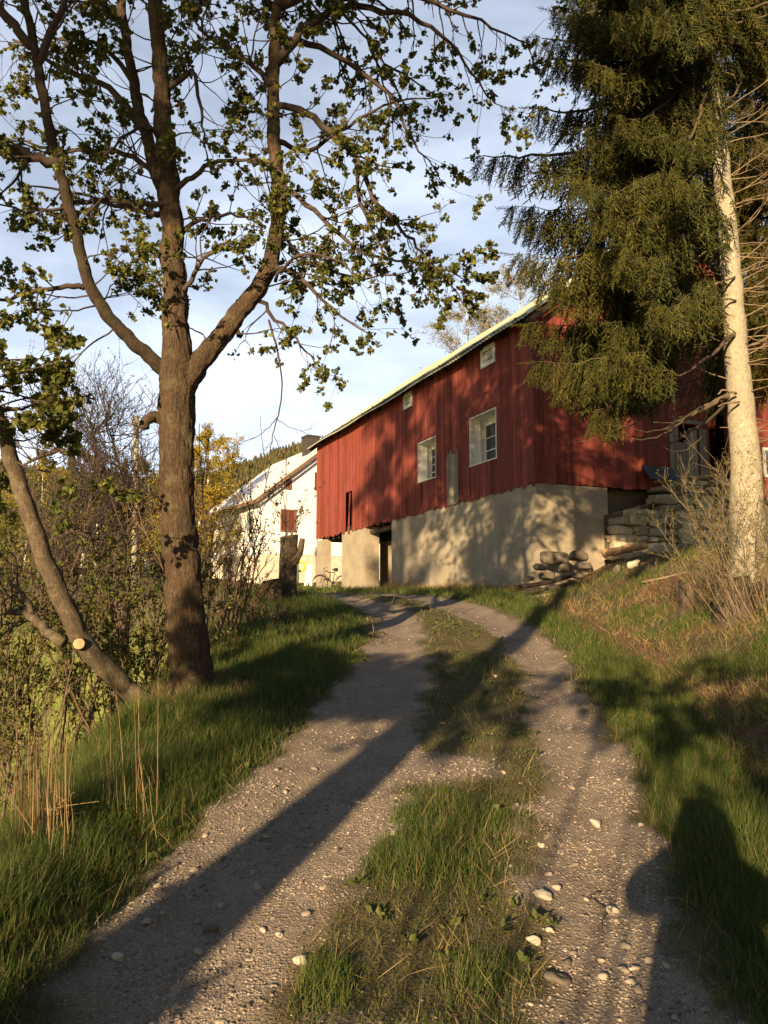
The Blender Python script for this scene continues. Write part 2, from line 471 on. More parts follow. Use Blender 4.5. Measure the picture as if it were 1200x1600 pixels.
M_BUSHLEAF = leafmat("bush_leaves", [(.07, .085, .02), (.115, .13, .028), (.17, .165, .04), (.09, .085, .022)], .35)
M_REDLEAF = leafmat("reddish_young_leaves", [(.14, .07, .03), (.10, .075, .025), (.17, .10, .04), (.1, .09, .03)], .35)
M_GOLDLEAF = leafmat("golden_green_leaves", [(.36, .28, .035), (.44, .33, .045), (.28, .24, .035), (.48, .34, .05)], .4)
M_PALELEAF = leafmat("pale_spring_buds", [(.34, .32, .22), (.28, .27, .15), (.38, .34, .25), (.25, .25, .1)], .3)
M_GRASS = leafmat("green_grass", [(.048, .092, .016), (.068, .118, .02), (.09, .14, .026), (.042, .078, .014), (.11, .145, .03), (.16, .16, .05), (.24, .19, .09)], .35, .5)
M_SHORT = leafmat("short_yellow_grass", [(.08, .11, .025), (.14, .14, .04), (.07, .10, .02), (.19, .155, .065), (.10, .12, .03)], .35, .6)
M_STRAW = leafmat("dry_straw", [(.36, .25, .11), (.46, .33, .16), (.28, .19, .09), (.40, .30, .16)], .3, .6)
M_LITTER = leafmat("dead_leaves", [(.16, .075, .035), (.24, .13, .07), (.11, .055, .03), (.30, .19, .11)], .15, .8)
def stonemat(name, c1, c2, c3):
    m, nt, b, o = newmat(name)
    r = island(nt); v = coords(nt); n = noise(nt, v, 14, 6, .65)
    c = mixc(nt, ramp(nt, r, .1, .9), c1, c2)
    c = mixc(nt, ramp(nt, n, .45, .62), c, mixc(nt, .5, c, c3))
    nt.links.new(c, b.inputs['Base Color']); b.inputs['Roughness'].default_value = .85
    bump(nt, b, n, .5, .012)
    return m
M_GRAVEL = stonemat("gravel_pebbles", (.12, .095, .075), (.37, .305, .24), (.40, .34, .275))
M_STONE = stonemat("pale_loose_stone", (.36, .31, .24), (.46, .41, .33), (.28, .23, .17))
M_WALLSTONE = stonemat("mossy_wall_stone", (.27, .24, .165), (.56, .49, .34), (.17, .155, .075))
M_DARKSTONE = stonemat("dark_field_stone", (.06, .05, .038), (.12, .10, .075), (.15, .13, .09))

# ------------------------------------------------------------------ ground and track
def axis(fine0, fine1, step, lo, hi, g=1.045):
    a = list(np.arange(fine0, fine1, step)); s_ = step; x = a[-1]
    while x < hi: s_ *= g; x += s_; a.append(x)
    s_ = step; x = a[0]; b = []
    while x > lo: s_ *= g; x -= s_; b.append(x)
    return np.array(b[::-1] + a)
gx = axis(-2.4, 3.4, .035, -320, 320)
gy = axis(1.8, 8.5, .04, -40, 620, 1.03)
GX, GY = np.meshgrid(gx, gy)
GZ = H(GX.ravel(), GY.ravel()).reshape(GX.shape)
RM = rutmask(GX.ravel(), GY.ravel()).reshape(GX.shape) * sstep(45, 34, GY) 
XRv = np.interp(GY, *XR)
LT = np.exp(-((GX - XRv + .1) / .33) ** 2) * sstep(22, 15, GY)
LT = np.maximum(LT, sstep(.2, .9, GX - XRv) * sstep(.5, .62, fbm(GX.ravel() * .9, GY.ravel() * .9, 77).reshape(GX.shape)) * .8)
LT = np.clip(LT * 1.3, 0, 1) * (1 - RM)
_dl = np.interp(GY, *XE) - GX; FD = np.maximum(sstep(5.5, 9, _dl), sstep(.5, 1.5, _dl) * sstep(10, 13, GY))
ny, nx = GX.shape
ii, jj = np.meshgrid(np.arange(ny - 1), np.arange(nx - 1), indexing='ij')
q = np.stack([ii * nx + jj, ii * nx + jj + 1, (ii + 1) * nx + jj + 1, (ii + 1) * nx + jj], -1).reshape(-1, 4)
fm = RM.ravel()[q].mean(1) > .5
GV = np.stack([GX.ravel(), GY.ravel(), GZ.ravel()], 1)
def ground_piece(name, quads):
    used = np.unique(quads); mapi = np.full(len(GV), -1); mapi[used] = np.arange(len(used))
    mb = MB().add(GV[used], [mapi[quads]])
    o = obj(name, mb, M_GROUND)
    for an, arr in (('rut', RM), ('litter', LT), ('field', FD)):
        a = o.data.attributes.new(an, 'FLOAT', 'POINT'); a.data.foreach_set('value', arr.ravel()[used].astype(np.float32))
    return tag(o, kind='structure')
ground_piece('ground', q[~fm])
ground_piece('gravel_track', q[fm])

# ------------------------------------------------------------------ barn
def wallframe(C, T):
    b = np.array([math.cos(T), math.sin(T), 0]); a = np.array([-math.sin(T), math.cos(T), 0])
    def onwall(px, py, w=0.0):
        d = ray(px, py); t = (w - np.dot(EYE - C, b)) / np.dot(d, b); P = EYE + d * t - C
        return float(np.dot(P, a)), float(P[2])
    def ongable(px, py, u=0.0):
        d = ray(px, py); t = (u - np.dot(EYE - C, a)) / np.dot(d, a); P = EYE + d * t - C
        return float(np.dot(P, b)), float(P[2])
    return onwall, ongable
TB = R(23.1)
BC = at(841, 920, 20.0); BC[2] = 1.95
onwall, ongable = wallframe(BC, TB)
def rects_minus(u0, u1, z0, z1, holes):
    us = sorted({u0, u1, *[h for H_ in holes for h in H_[:2] if u0 < h < u1]})
    res = []
    for a, b in zip(us[:-1], us[1:]):
        segs = [(z0, z1)]
        for h in holes:
            if h[0] <= a + 1e-6 and h[1] >= b - 1e-6:
                new = []
                for s0, s1 in segs:
                    if h[2] > s0: new.append((s0, min(s1, h[2])))
                    if h[3] < s1: new.append((max(s0, h[3]), s1))
                segs = [x for x in new if x[1] - x[0] > 1e-4]
        res += [(a, b, s0, s1) for s0, s1 in segs]
    return res
L_B = onwall(495, 842)[0]
ZS = (onwall(841, 750)[1] + onwall(495, 842)[1]) / 2        # siding bottom
ZE = (onwall(841, 478)[1] + onwall(497, 694)[1]) / 2        # eave
W_B = 9.4; PR = math.tan(R(37.0))
print('barn', L_B, ZS, ZE, onwall(495, 842), onwall(841, 750))
W2 = (onwall(778, 675)[0], onwall(736, 690)[0], (onwall(736, 727)[1] + onwall(778, 717)[1]) / 2, (onwall(736, 655)[1] + onwall(778, 635)[1]) / 2)
W1 = (onwall(683, 700)[0], onwall(655, 700)[0], (onwall(655, 755)[1] + onwall(683, 744)[1]) / 2, (onwall(655, 692)[1] + onwall(683, 682)[1]) / 2)
BROKEN = (onwall(552, 790)[0], onwall(540, 790)[0], ZS - .2, onwall(547, 768)[1])
UP0, UP1 = onwall(612, 900)[0], onwall(572, 900)[0]         # open bay
UP2 = onwall(534, 900)[0]; UP3 = onwall(507, 900)[0]
GD = (ongable(1057, 700)[0], ongable(1091, 700)[0], ongable(1075, 748)[1], ongable(1075, 664)[1])
GO = (ongable(1108, 700)[0], ongable(1136, 700)[0], ZS + .2, ongable(1120, 520)[1])
print('W2', W2, 'W1', W1, 'bay', UP0, UP1, UP2, UP3, 'door', GD, 'opening', GO)
barn = thing('barn', 'long red timber barn on a concrete ground floor with a pale green roof', 'barn', tuple(BC), TB)
def boards_long(mb, x, u0, u1, z0, topf, holes, out=-1, wmin=.11, wmax=.17, rag=.05, xin=.0):
    u = u0
    while u < u1 - .02:
        wd = min(rng.uniform(wmin, wmax), u1 - u)
        segs = [(z0 - rng.uniform(0, rag), topf(u + wd / 2))]
        c = u + wd / 2
        for h in holes:
            if h[0] < c < h[1]:
                new = []
                for s0, s1 in segs:
                    if h[2] > s0: new.append((s0, min(s1, h[2])))
                    if h[3] < s1: new.append((max(s0, h[3]), s1))
                segs = new
        j = rng.uniform(0, .018)
        for s0, s1 in segs:
            if s1 - s0 < .05: continue
            tl = rng.normal() * .004
            g = .004
            a0, a1 = (x - j - .022, x - j)
            V = [[a, uu + (tl * (zz_ - s0) if False else 0), zz_] for zz_ in (s0, s1) for uu in (u + g, u + wd) for a in (a0, a1)]
            V = np.array(V, float)
            V[:4, 0] += rng.uniform(-.012, .004)
            V[4:, 1] += tl
            mb.add(V, [np.array([[0, 2, 3, 1], [4, 5, 7, 6], [0, 1, 5, 4], [2, 6, 7, 3], [0, 4, 6, 2], [1, 3, 7, 5]])])
        u += wd
M_SWAP = np.array([[0, 1, 0, 0], [1, 0, 0, 0], [0, 0, 1, 0], [0, 0, 0, 1]], float)
# long wall
mb = MB(); holes = [W1, W2, BROKEN]
vent_px = [((633, 646), (601, 640)), ((754, 776), (525, 574))]
boards_long(mb, 0, 0, L_B, ZS, lambda u: ZE, holes, rag=.11)
for a, b, c, d in rects_minus(0.02, L_B - .02, ZS + .02, ZE, [W1, W2, (BROKEN[0] - .1, BROKEN[1] + .1, ZS, BROKEN[3] + .1)]):
    mb.box(.03, .07, a, b, c, d)
obj('siding', mb, M_RED, barn, False, True)
# a few boards swung loose near the broken gap
for px, r0, r1, lean in ((549, 770, 834, .10), (538, 800, 835, -.05), (568, 790, 822, .07), (561, 800, 826, -.06), (660, 755, 793, .16)):
    mb = MB(); u, zt = onwall(px, r0); _, zb = onwall(px, r1)
    Mx = Matrix.Translation((-.05, u, zt)) @ Matrix.Rotation(lean, 4, 'X')
    mb.box(-.02, .0, -.06, .06, zb - zt, 0, M=np.array(Mx)); obj('loose_board', mb, M_RED, barn, False, True)
# grey replaced boards
u0, u1 = onwall(719, 740)[0], onwall(701, 740)[0]
z1 = onwall(710, 706)[1]
mb = MB(); boards_long(mb, -.03, u0, u1, ZS - .03, lambda u: z1 + rng.uniform(-.12, .05), [], wmin=.12, wmax=.2)
tag(obj('board_patch', mb, M_GREYWOOD, barn, False, True), 'bare weathered grey boards')
# gable end
mb = MB()
def gtop(x): return ZE + PR * min(x + .0, W_B - x) - .02
u = 0.0
gh = [GD, GO]
while u < W_B:
    wd = rng.uniform(.12, .18)
    c = u + wd / 2
    segs = [(ZS - rng.uniform(0, .05), gtop(min(c, W_B)))]
    for h in gh:
        if h[0] < c < h[1]:
            new = []
            for s0, s1 in segs:
                if h[2] > s0: new.append((s0, min(s1, h[2])))
                if h[3] < s1: new.append((max(s0, h[3]), s1))
            segs = new
    j = rng.uniform(0, .016)
    for s0, s1 in segs: mb.box(u + .004, u + wd, -.022 - j, -j, s0, s1)
    u += wd
for a, b, c, d in rects_minus(.02, W_B, ZS + .02, ZE - .05, gh): mb.box(a, b, .03, .07, c, d)
tri = np.array([[0.1, .03, ZE - .05], [W_B - .1, .03, ZE - .05], [W_B / 2, .03, ZE + PR * W_B / 2 - .08], [0.1, .07, ZE - .05], [W_B - .1, .07, ZE - .05], [W_B / 2, .07, ZE + PR * W_B / 2 - .08]])
mb.add(tri, [np.array([[0, 1, 2], [5, 4, 3]])])
obj('gable_wall', mb, M_RED, barn, False, True)
mb = MB(); mb.box(.0, W_B, L_B - .06, L_B, ZS, ZE - .05); mb.box(W_B - .06, W_B, .1, L_B - .1, ZS, ZE); mb.box(W_B - .055, W_B - .01, .1, UP1 + 1.6, -1.2, ZS - .01)
tri2 = tri.copy(); tri2[:, 1] += L_B - .1
mb.add(tri2, [np.array([[0, 1, 2], [5, 4, 3]])])
obj('rear_wall', mb, M_RED, barn, False, True)
# corner boards
mb = MB(); mb.box(-.062, -.043, -.045, .10, ZS - .02, ZE - .05); mb.box(-.06, .11, -.064, -.046, ZS - .02, ZE - .05)
obj('corner_board', mb, M_RED, barn, False, True)
# roof
def roofplane(mb, side, x0, x1, y0, y1, thick, wave=.18, amp=.018):
    ys = np.arange(y0, y1 + .01, wave / 4)
    xs = np.array([x0, (x0 + x1) / 2, x1])
    sag = lambda y: -.05 * np.sin((y - y0) / (y1 - y0) * math.pi) + .02 * np.sin(y * 1.3)
    V = []
    for tz in (thick, 0):
        for yv in ys:
            for xv in xs:
                h = ZE + .05 + PR * xv + sag(yv) + tz + (amp * math.sin(yv * 2 * math.pi / wave))
                V.append([xv if side > 0 else W_B - xv, yv, h])
    V = np.array(V); n = len(ys); m = len(xs); fs = []
    for i in range(n - 1):
        for j in range(m - 1):
            a = i * m + j; fs.append([a, a + 1, a + m + 1, a + m]); o_ = n * m; fs.append([o_ + a, o_ + a + m, o_ + a + m + 1, o_ + a + 1])
        a = i * m; fs.append([a, a + m, n * m + a + m, n * m + a])
    for i in (0, n - 1):
        for j in range(m - 1): a = i * m + j; fs.append([a, a + 1, n * m + a + 1, n * m + a])
    mb.add(V, [np.array(fs)])
mb = MB()
roofplane(mb, 1, -.42, W_B / 2 + .01, -.35, L_B + .3, .03)
roofplane(mb, -1, -.42, W_B / 2 + .01, -.35, L_B + .3, .03)
rf = obj('roof', mb, M_ROOF, barn, False, True)
mb = MB(); mb.box(-.40, -.375, -.33, L_B + .28, ZE - .28, ZE - .17)
for yy in np.arange(.2, L_B, 1.1): mb.box(-.37, .0, yy, yy + .08, ZE - .27, ZE - .12)
for sgn in (1, -1):
    Lr = (W_B / 2 + .42) / math.cos(math.atan(PR))
    for yb in (-.34, L_B + .27):
        Mx = Matrix.Translation((-.41 if sgn > 0 else W_B + .41, yb, ZE - PR * .41 - .12)) @ Matrix.Rotation(-math.atan(PR) if sgn > 0 else math.pi + math.atan(PR), 4, 'Y')
        mb.box(0, Lr, 0, .025, -.07 if sgn > 0 else -.07, .07, M=np.array(Mx))
obj('fascia', mb, M_DARKWOOD, rf, False, True)
# concrete
GWC = ongable(950, 800)[0]
mb = MB(); mb.box(-.0, .32, 0.0, UP0, -1.2, ZS - .03); mb.box(.32, GWC, 0.0, .32, -1.2, ZS - .03)
mb.box(.32, W_B - .3, UP0 - .3, UP0, -1.2, ZS - .2)
obj('concrete_wall', mb, M_CONC, barn, False, True)
for (ua, ub, dx, ww) in ((UP1, UP2, .0, .55), (UP3, L_B - .02, .0, .3)):
    mb = MB(); mb.box(dx, ww, ua, ub, -1.2, ZS - .03 - .1 * (ua > UP1)); obj('concrete_pillar', mb, M_CONC, barn, False, True)
mb = MB(); mb.box(1.25, 1.5, UP0, UP1 + 1.6, -1.2, ZS - .5); obj('inner_wall', mb, M_CONC, barn, False, True)
mb = MB(); mb.box(.1, .34, UP0 + .01, L_B, ZS - .02, ZS + .2)
mb.box(.35, W_B - .1, .1, L_B - .1, ZS + .02, ZS + .1)
for yy in np.arange(UP0 + .5, L_B, .7): mb.box(.2, W_B - .3, yy, yy + .12, ZS - .17, ZS + .015)
mb.box(.16, .36, UP0 + .005, UP1 - .005, ZS - .32, ZS - .19)
obj('floor_beam', mb, M_DARKWOOD, barn, False, True)
# windows
def window(W, depth, name='window', mull=2, rows=3, top=.16):
    u0, u1, z0, z1 = W
    ch = MB()   # lining
    t = .03
    ch.box(-.055, depth, u1 - t, u1 + .0, z0, z1); ch.box(-.055, depth, u0, u0 + t, z0, z1)
    ch.box(-.055, depth, u0 + t, u1 - t, z1 - t, z1); ch.box(-.07, depth, u0 - .02, u1 + .02, z0 - t, z0)
    ch.box(depth * .55, depth * .58, u1 - .10, u1 - t, z0, z1 - t)
    ch.box(depth - .05, depth - .02, u0 + t, u1 - t, z1 - top, z1 - t)
    fr = MB(); a0, a1, b0, b1 = u0 + t + .03, u1 - t - .05, z0 + .02, z1 - top
    x0, x1 = depth - .07, depth - .02
    fw = .055
    fr.box(x0, x1, a0, a0 + fw, b0, b1); fr.box(x0, x1, a1 - fw, a1, b0, b1); fr.box(x0, x1, a0 + fw, a1 - fw, b0, b0 + fw); fr.box(x0, x1, a0 + fw, a1 - fw, b1 - fw, b1)
    mid = (a0 + a1) / 2; fr.box(x0 - .01, x1, mid - fw * .8, mid + fw * .8, b0 + fw, b1 - fw)
    for i in range(1, rows):
        zz_ = b0 + fw + (b1 - b0 - 2 * fw) * i / rows; fr.box(x0 + .01, x1 - .01, a0 + fw, mid - fw * .8, zz_ - .014, zz_ + .014); fr.box(x0 + .01, x1 - .01, mid + fw * .8, a1 - fw, zz_ - .014, zz_ + .014)
    f = obj(name, fr, M_WHITE, barn, False, True)
    obj('window_lining', ch, M_WHITE, f, False, True)
    g = MB(); g.box(x1 - .018, x1 - .012, a0 + fw / 2, a1 - fw / 2, b0 + fw / 2, b1 - fw / 2); obj('pane', g, M_GLASS, f, False, True)
    return f
window(W2, .48); window(W1, .45, rows=4)
mb = MB(); mb.box(-.065, -.044, W2[1] + .02, W2[1] + .14, W2[2] - .9, W2[3] + .05); mb.box(-.065, -.044, W2[0], W2[1], W2[3] + .002, W2[3] + .06)
obj('window_trim_board', mb, M_RED, barn, False, True)
# louvred vents
for (pa, pb), (ra, rb) in vent_px:
    u0, u1 = onwall(pb, ra)[0], onwall(pa, ra)[0]; zb = (onwall(pa, rb + 2)[1] + onwall(pb, rb - 6)[1]) / 2; zt = ZE - .22
    f = MB(); fw = .09; X0, X1 = -.085, -.045
    f.box(X0, X1, u0, u0 + fw, zb, zt); f.box(X0, X1, u1 - fw, u1, zb, zt); f.box(X0, X1, u0 + fw, u1 - fw, zb, zb + fw * 1.3); f.box(X0, X1, u0 + fw, u1 - fw, zt - fw * 1.5, zt)
    v = obj('louvre_vent', f, M_WHITE, barn, False, True)
    s_ = MB(); n = 6
    for i in range(n):
        zz_ = zb + fw * 1.5 + (zt - zb - 3.2 * fw) * (i + .3) / n
        Mx = Matrix.Translation((-.06, u0 + fw, zz_)) @ Matrix.Rotation(R(-28), 4, 'Y')
        s_.box(-.025, .015, 0, u1 - u0 - 2 * fw, -.010, .010, M=np.array(Mx))
    obj('slats', s_, M_WHITE, v, False, True)
    d = MB(); d.box(-.044, -.0425, u0 + fw, u1 - fw, zb + fw, zt - fw); obj('vent_backing', d, M_DARKWOOD, v, False, True)
# gable door
x0, x1, z0, z1 = GD
mb = MB(); cuts = [x0 + .02, x0 + .02 + (x1 - x0) * .42]
mb.box(cuts[0], cuts[1] - .01, .0, .03, z0, z0 + (z1 - z0) * .66)
xx = cuts[1]; k = 0
while xx < x1 - .08:
    wd = (x1 - .04 - cuts[1]) / 3
    mb.box(xx + .004, xx + wd, -.01 + .012 * (k % 2), .02 + .012 * (k % 2), z0, z1 - (.16, .06, .1)[k % 3] - .02); xx += wd; k += 1
dr = obj('door', mb, M_GREYWOOD, barn, False, True)
mb = MB(); mb.box(x0 - .1, x0, -.07, -.045, z0, z1 + .02); mb.box(x1, x1 + .1, -.07, -.045, z0, z1 + .02); mb.box(x0 - .14, x1 + .2, -.08, -.05, z1 + .02, z1 + .12)
boards_x0 = x0 - .45
mb.box(x0 - .28, x0 - .115, -.06, -.04, z0, z1 - .05); mb.box(x1 + .115, x1 + .27, -.06, -.04, z0 - .1, z1 - .1)
obj('door_frame', mb, M_GREYWOOD, dr, False, True)
# narrow white framed window near the right end
xa, xb = ongable(1190, 720)[0], ongable(1199, 720)[0]; za, zb = ongable(1195, 746)[1], ongable(1195, 700)[1]
mb = MB(); mb.box(xa, xa + .1, -.075, -.045, za, zb); mb.box(xa + .1, xb + .5, -.075, -.045, zb - .08, zb); mb.box(xa + .1, xb + .5, -.075, -.045, za, za + .08); mb.box(xb + .4, xb + .5, -.075, -.045, za + .08, zb - .08)
f = obj('window', mb, M_WHITE, barn, False, True)
mb = MB(); mb.box(xa + .1, xb + .4, -.05, -.045, za + .08, zb - .08); obj('pane', mb, M_GLASS, f, False, True)

# ------------------------------------------------------------------ house
TH = R(30)
HC = at(405, 900, 44.0); HC[2] = Hs(HC[0], HC[1]) - .1
hwall, hgab = wallframe(HC, TH)
house = thing('farmhouse', 'white two storey farmhouse with a steep roof behind the left end of the barn', 'house', tuple(HC), TH)
HZ = hgab(405, 772)[1]; HA = hgab(518, 690); HW = HA[0] * 2; HL = 8.6; HF = hgab(450, 866)[1]
hp = (HA[1] - HZ) / HA[0]
print('house', HZ, HA, HF, HC)
mb = MB(); mb.box(0, HW, 0, .2, HF, HZ); mb.box(0, .2, .2, HL, HF, HZ); mb.box(HW - .2, HW, .2, HL, HF, HZ); mb.box(.2, HW - .2, HL - .2, HL, HF, HZ)
for yy in (0, HL - .1):
    mb.add([[0, yy, HZ], [HW, yy, HZ], [HW / 2, yy, HZ + hp * HW / 2], [0, yy + .1, HZ], [HW, yy + .1, HZ], [HW / 2, yy + .1, HZ + hp * HW / 2]], [np.array([[0, 1, 2], [5, 4, 3]])])
mb.box(-.02, -.0, -.02, .13, HF, HZ)
obj('wall', mb, M_HOUSE, house, False, True)
mb = MB(); mb.box(.04, HW - .04, .04, HL - .04, -.8, HF); obj('foundation', mb, simple('limewashed_foundation', (.62, .58, .48), .9, (.48, .44, .36), 4), house, False, True)
mb = MB()
for sgn in (1, -1):
    th = math.atan(hp); Lr = (HW / 2 + .55) / math.cos(th)
    Mx = Matrix.Translation((-.55 if sgn > 0 else HW + .55, -.4, HZ - hp * .55 + .02)) @ Matrix.Rotation(-th if sgn > 0 else math.pi + th, 4, 'Y')
    mb.box(0, Lr, 0, HL + .8, *((0, .07) if sgn > 0 else (-.07, 0)), M=np.array(Mx))
M_HROOF = simple("light_tin_roof", (.78, .77, .72), .45, (.70, .69, .64), 3, (1, 1, 1), .1)
hr = obj('roof', mb, M_HROOF, house, False, True)
mb = MB()
for sgn in (1,):
    Mx = Matrix.Translation((-.55, -.425, HZ - hp * .55 - .08)) @ Matrix.Rotation(-th, 4, 'Y')
    mb.box(0, Lr, 0, .02, -.1, .05, M=np.array(Mx))
mb.box(-.57, -.55, -.4, HL + .4, HZ - hp * .55 - .16, HZ - hp * .55 + .03)
M_TRIM = simple("brown_trim", (.22, .12, .08), .8)
obj('bargeboard', mb, M_TRIM, hr, False, True)
cy = 5.2; cx0 = HW / 2
mb = MB(); mb.box(HW / 2 - 1.0, HW / 2 - .2, 1.2, 2.0, HZ + hp * (HW / 2 - 1.0), HZ + hp * HW / 2 + .45); mb.box(HW / 2 - 1.06, HW / 2 - .14, 1.14, 2.06, HZ + hp * HW / 2 + .45, HZ + hp * HW / 2 + .55)
obj('chimney', mb, simple("dark_chimney", (.05, .042, .04), .9), hr, False, True)
M_PANE2 = simple("reddish_window", (.16, .05, .035), .3, bs=0)
M_PANE1 = simple("grey_window", (.22, .26, .3), .25, bs=0)
def hwin(fr, box_, pane, axis='g'):
    a0, a1, b0, b1 = box_
    t = .09
    mb = MB(); g = MB()
    if axis == 'g':
        mb.box(a0 - t, a0, -.05, 0, b0 - t, b1 + t); mb.box(a1, a1 + t, -.05, 0, b0 - t, b1 + t); mb.box(a0, a1, -.05, 0, b1, b1 + t); mb.box(a0, a1, -.08, 0, b0 - t, b0); mb.box((a0 + a1) / 2 - .03, (a0 + a1) / 2 + .03, -.04, -.013, b0, b1); g.box(a0, a1, -.012, -.001, b0, b1)
    else:
        mb.box(-.05, 0, a0 - t, a0, b0 - t, b1 + t); mb.box(-.05, 0, a1, a1 + t, b0 - t, b1 + t); mb.box(-.05, 0, a0, a1, b1, b1 + t); mb.box(-.05, 0, a0, a1, b0 - t, b0); g.box(-.012, -.001, a0, a1, b0, b1)
    f = obj('window', mb, fr, house, False, True); obj('pane', g, pane, f, False, True)
M_BROWNFR = simple("brown_window_frame", (.20, .10, .06), .7)
a, b = hgab(440, 828), hgab(460, 799); hwin(M_BROWNFR, (a[0], b[0], a[1], b[1]), M_PANE2)
a, b = hgab(446, 762), hgab(453, 751); hwin(M_BROWNFR, (a[0], b[0], a[1], b[1]), M_PANE2)
a, b = hgab(491, 767), hgab(503, 739); hwin(M_WHITE, (a[0], b[0], a[1], b[1]), M_PANE2)
a, b = hwall(397, 828), hwall(386, 801); hwin(M_WHITE, (a[0], b[0], a[1], b[1]), M_PANE1, 'w')
# things leaning at the house foundation
def local_at(px, py, Y): return at(px, py, Y)
p = at(459, 903, 41.5)
mb = MB(); zg = Hs(p[0], p[1]); mb.tube([[p[0], p[1], zg - .05], [p[0], p[1], zg + .55], [p[0], p[1], zg + 1.1]], [.24, .28, .25], 16)
mb.tube([[p[0], p[1], zg + 1.1], [p[0], p[1], zg + 1.14]], [.27, .26], 16)
tag(obj('water_barrel', mb, simple("pale_green_plastic", (.28, .36, .2), .5), loc=(p[0], p[1], zg)), 'pale green barrel standing against the farmhouse foundation', 'barrel')
p = at(470, 885, 41.8); zg = Hs(p[0], p[1])
mb = MB()
for k in range(7):
    th = np.linspace(0, 2 * math.pi, 25); rr = .22 + .035 * math.sin(k * 2.1)
    mb.tube(np.stack([p[0] + rr * np.cos(th), np.full(25, p[1] + .03 * (k - 3)), p[2] + rr * 1.15 * np.sin(th)], 1), .03, 6, cap=False)
tag(obj('garden_hose', mb, simple("yellow_green_hose", (.55, .68, .03), .5), loc=(p[0], p[1], zg)), 'bright yellow green coiled hose hanging by the farmhouse foundation', 'hose')
for px, lean, wd, lab in ((478, .10, .2, 'wider white board leaning on the farmhouse foundation beside the yellow green hose'), (486, -.06, .14, 'narrow white board leaning on the farmhouse foundation nearest the barn')):
    p = at(px, 898, 41.6); zg = Hs(p[0], p[1])
    mb = MB(); Mx = Matrix.Translation((p[0], p[1], zg - .02)) @ Matrix.Rotation(lean, 4, 'Y') @ Matrix.Rotation(-.12, 4, 'X'); mb.box(-wd / 2, wd / 2, 0, .03, 0, 1.15, M=np.array(Mx))
    tag(obj('leaning_board', mb, M_WHITE, smooth=False, loc=(p[0], p[1], zg)), lab, 'board')

# ------------------------------------------------------------------ bicycle under the barn
_u = UP3 - .45; bp = np.array([BC[0] + math.cos(TB) * -.35 - math.sin(TB) * _u, BC[1] + math.sin(TB) * -.35 + math.cos(TB) * _u, 0])
bz = Hs(bp[0], bp[1])
bike = thing('bicycle', 'old bicycle standing between the two concrete pillars under the far end of the barn', 'bicycle', (bp[0], bp[1], bz), TB - R(6))
M_BLK = simple("black_rubber", (.02, .02, .02), .8, bs=0); M_STEEL = simple("bicycle_steel", (.35, .34, .32), .35, bs=0, metal=.8); M_FRAME = simple("bicycle_paint", (.05, .035, .03), .4, bs=0)
def ring(mb, c, r, t, n=36, k=6):
    th = np.linspace(0, 2 * math.pi, n + 1); mb.tube(np.stack([c[0] + r * np.cos(th), np.full(n + 1, c[1]), c[2] + r * np.sin(th)], 1), t, k, cap=False)
for wx in (0.0, 1.02):
    m1 = MB(); ring(m1, (wx, 0, .35), .335, .02); wh = obj('wheel', m1, M_BLK, bike, True, True)
    m2 = MB(); ring(m2, (wx, 0, .35), .312, .011)
    for i in range(16):
        a = i * math.pi / 8; m2.tube([[wx, .02 * (-1) ** i, .35], [wx + .31 * math.cos(a), 0, .35 + .31 * math.sin(a)]], .002, 4)
    m2.tube([[wx, -.04, .35], [wx, .04, .35]], .02, 8); obj('rim', m2, M_STEEL, wh, True, True)
mb = MB()
for a, b, r in (((0, 0, .35), (.18, 0, .85), .014), ((.18, 0, .85), (.62, 0, .82), .016), ((.2, 0, .72), (.58, 0, .33), .017), ((.58, 0, .33), (.64, 0, .88), .016), ((.58, 0, .33), (1.02, .03, .35), .01), ((.62, 0, .8), (1.02, .03, .35), .009), ((.18, 0, .85), (.16, 0, .95), .012)):
    mb.tube([a, b], r, 8)
mb.tube([(-.35 * math.cos(a), 0, .35 + .37 * math.sin(a)) for a in np.linspace(.3, 2.6, 12)], .012, 5)
obj('frame', mb, M_FRAME, bike, True, True)
mb = MB(); mb.tube([(.28, -.3, 1.0), (.17, -.22, 1.02), (.15, 0, .97), (.17, .22, 1.02), (.28, .3, 1.0)], .012, 8); obj('handlebar', mb, M_STEEL, bike, True, True)
mb = MB(); mb.tube([(.54, 0, .94), (.62, 0, .95), (.70, 0, .94), (.78, 0, .95)], [.025, .05, .09, .07], 10); obj('saddle', mb, M_BLK, bike, True, True)
mb = MB(); ring(mb, (.58, -.03, .33), .09, .008, 20); mb.tube([(.58, -.05, .33), (.62, -.05, .17)], .01, 6); mb.box(.57, .67, -.14, -.05, .15, .175); obj('crank', mb, M_STEEL, bike, True, True)

# ------------------------------------------------------------------ stones
def ico(sub):
    import bmesh
    bm = bmesh.new(); bmesh.ops.create_icosphere(bm, subdivisions=sub, radius=1.0)
    V = np.array([v.co[:] for v in bm.verts]); Fc = np.array([[v.index for v in f.verts] for f in bm.faces]); bm.free()
    return V, Fc
ICO1, ICO2, ICO3 = ico(1), ico(2), ico(3)
def rock(V, amp, seed):
    s_ = np.random.default_rng(seed); o = np.ones(len(V))
    for k in range(7):
        d = s_.normal(size=3); d /= np.linalg.norm(d); o -= amp * np.clip(V @ d - .45 - .2 * s_.random(), 0, 1) * 1.6
    for k in range(4):
        d = s_.normal(size=3) * 2.6; o += amp * .18 * np.sin(V @ d + s_.random() * 6)
    return V * o[:, None]
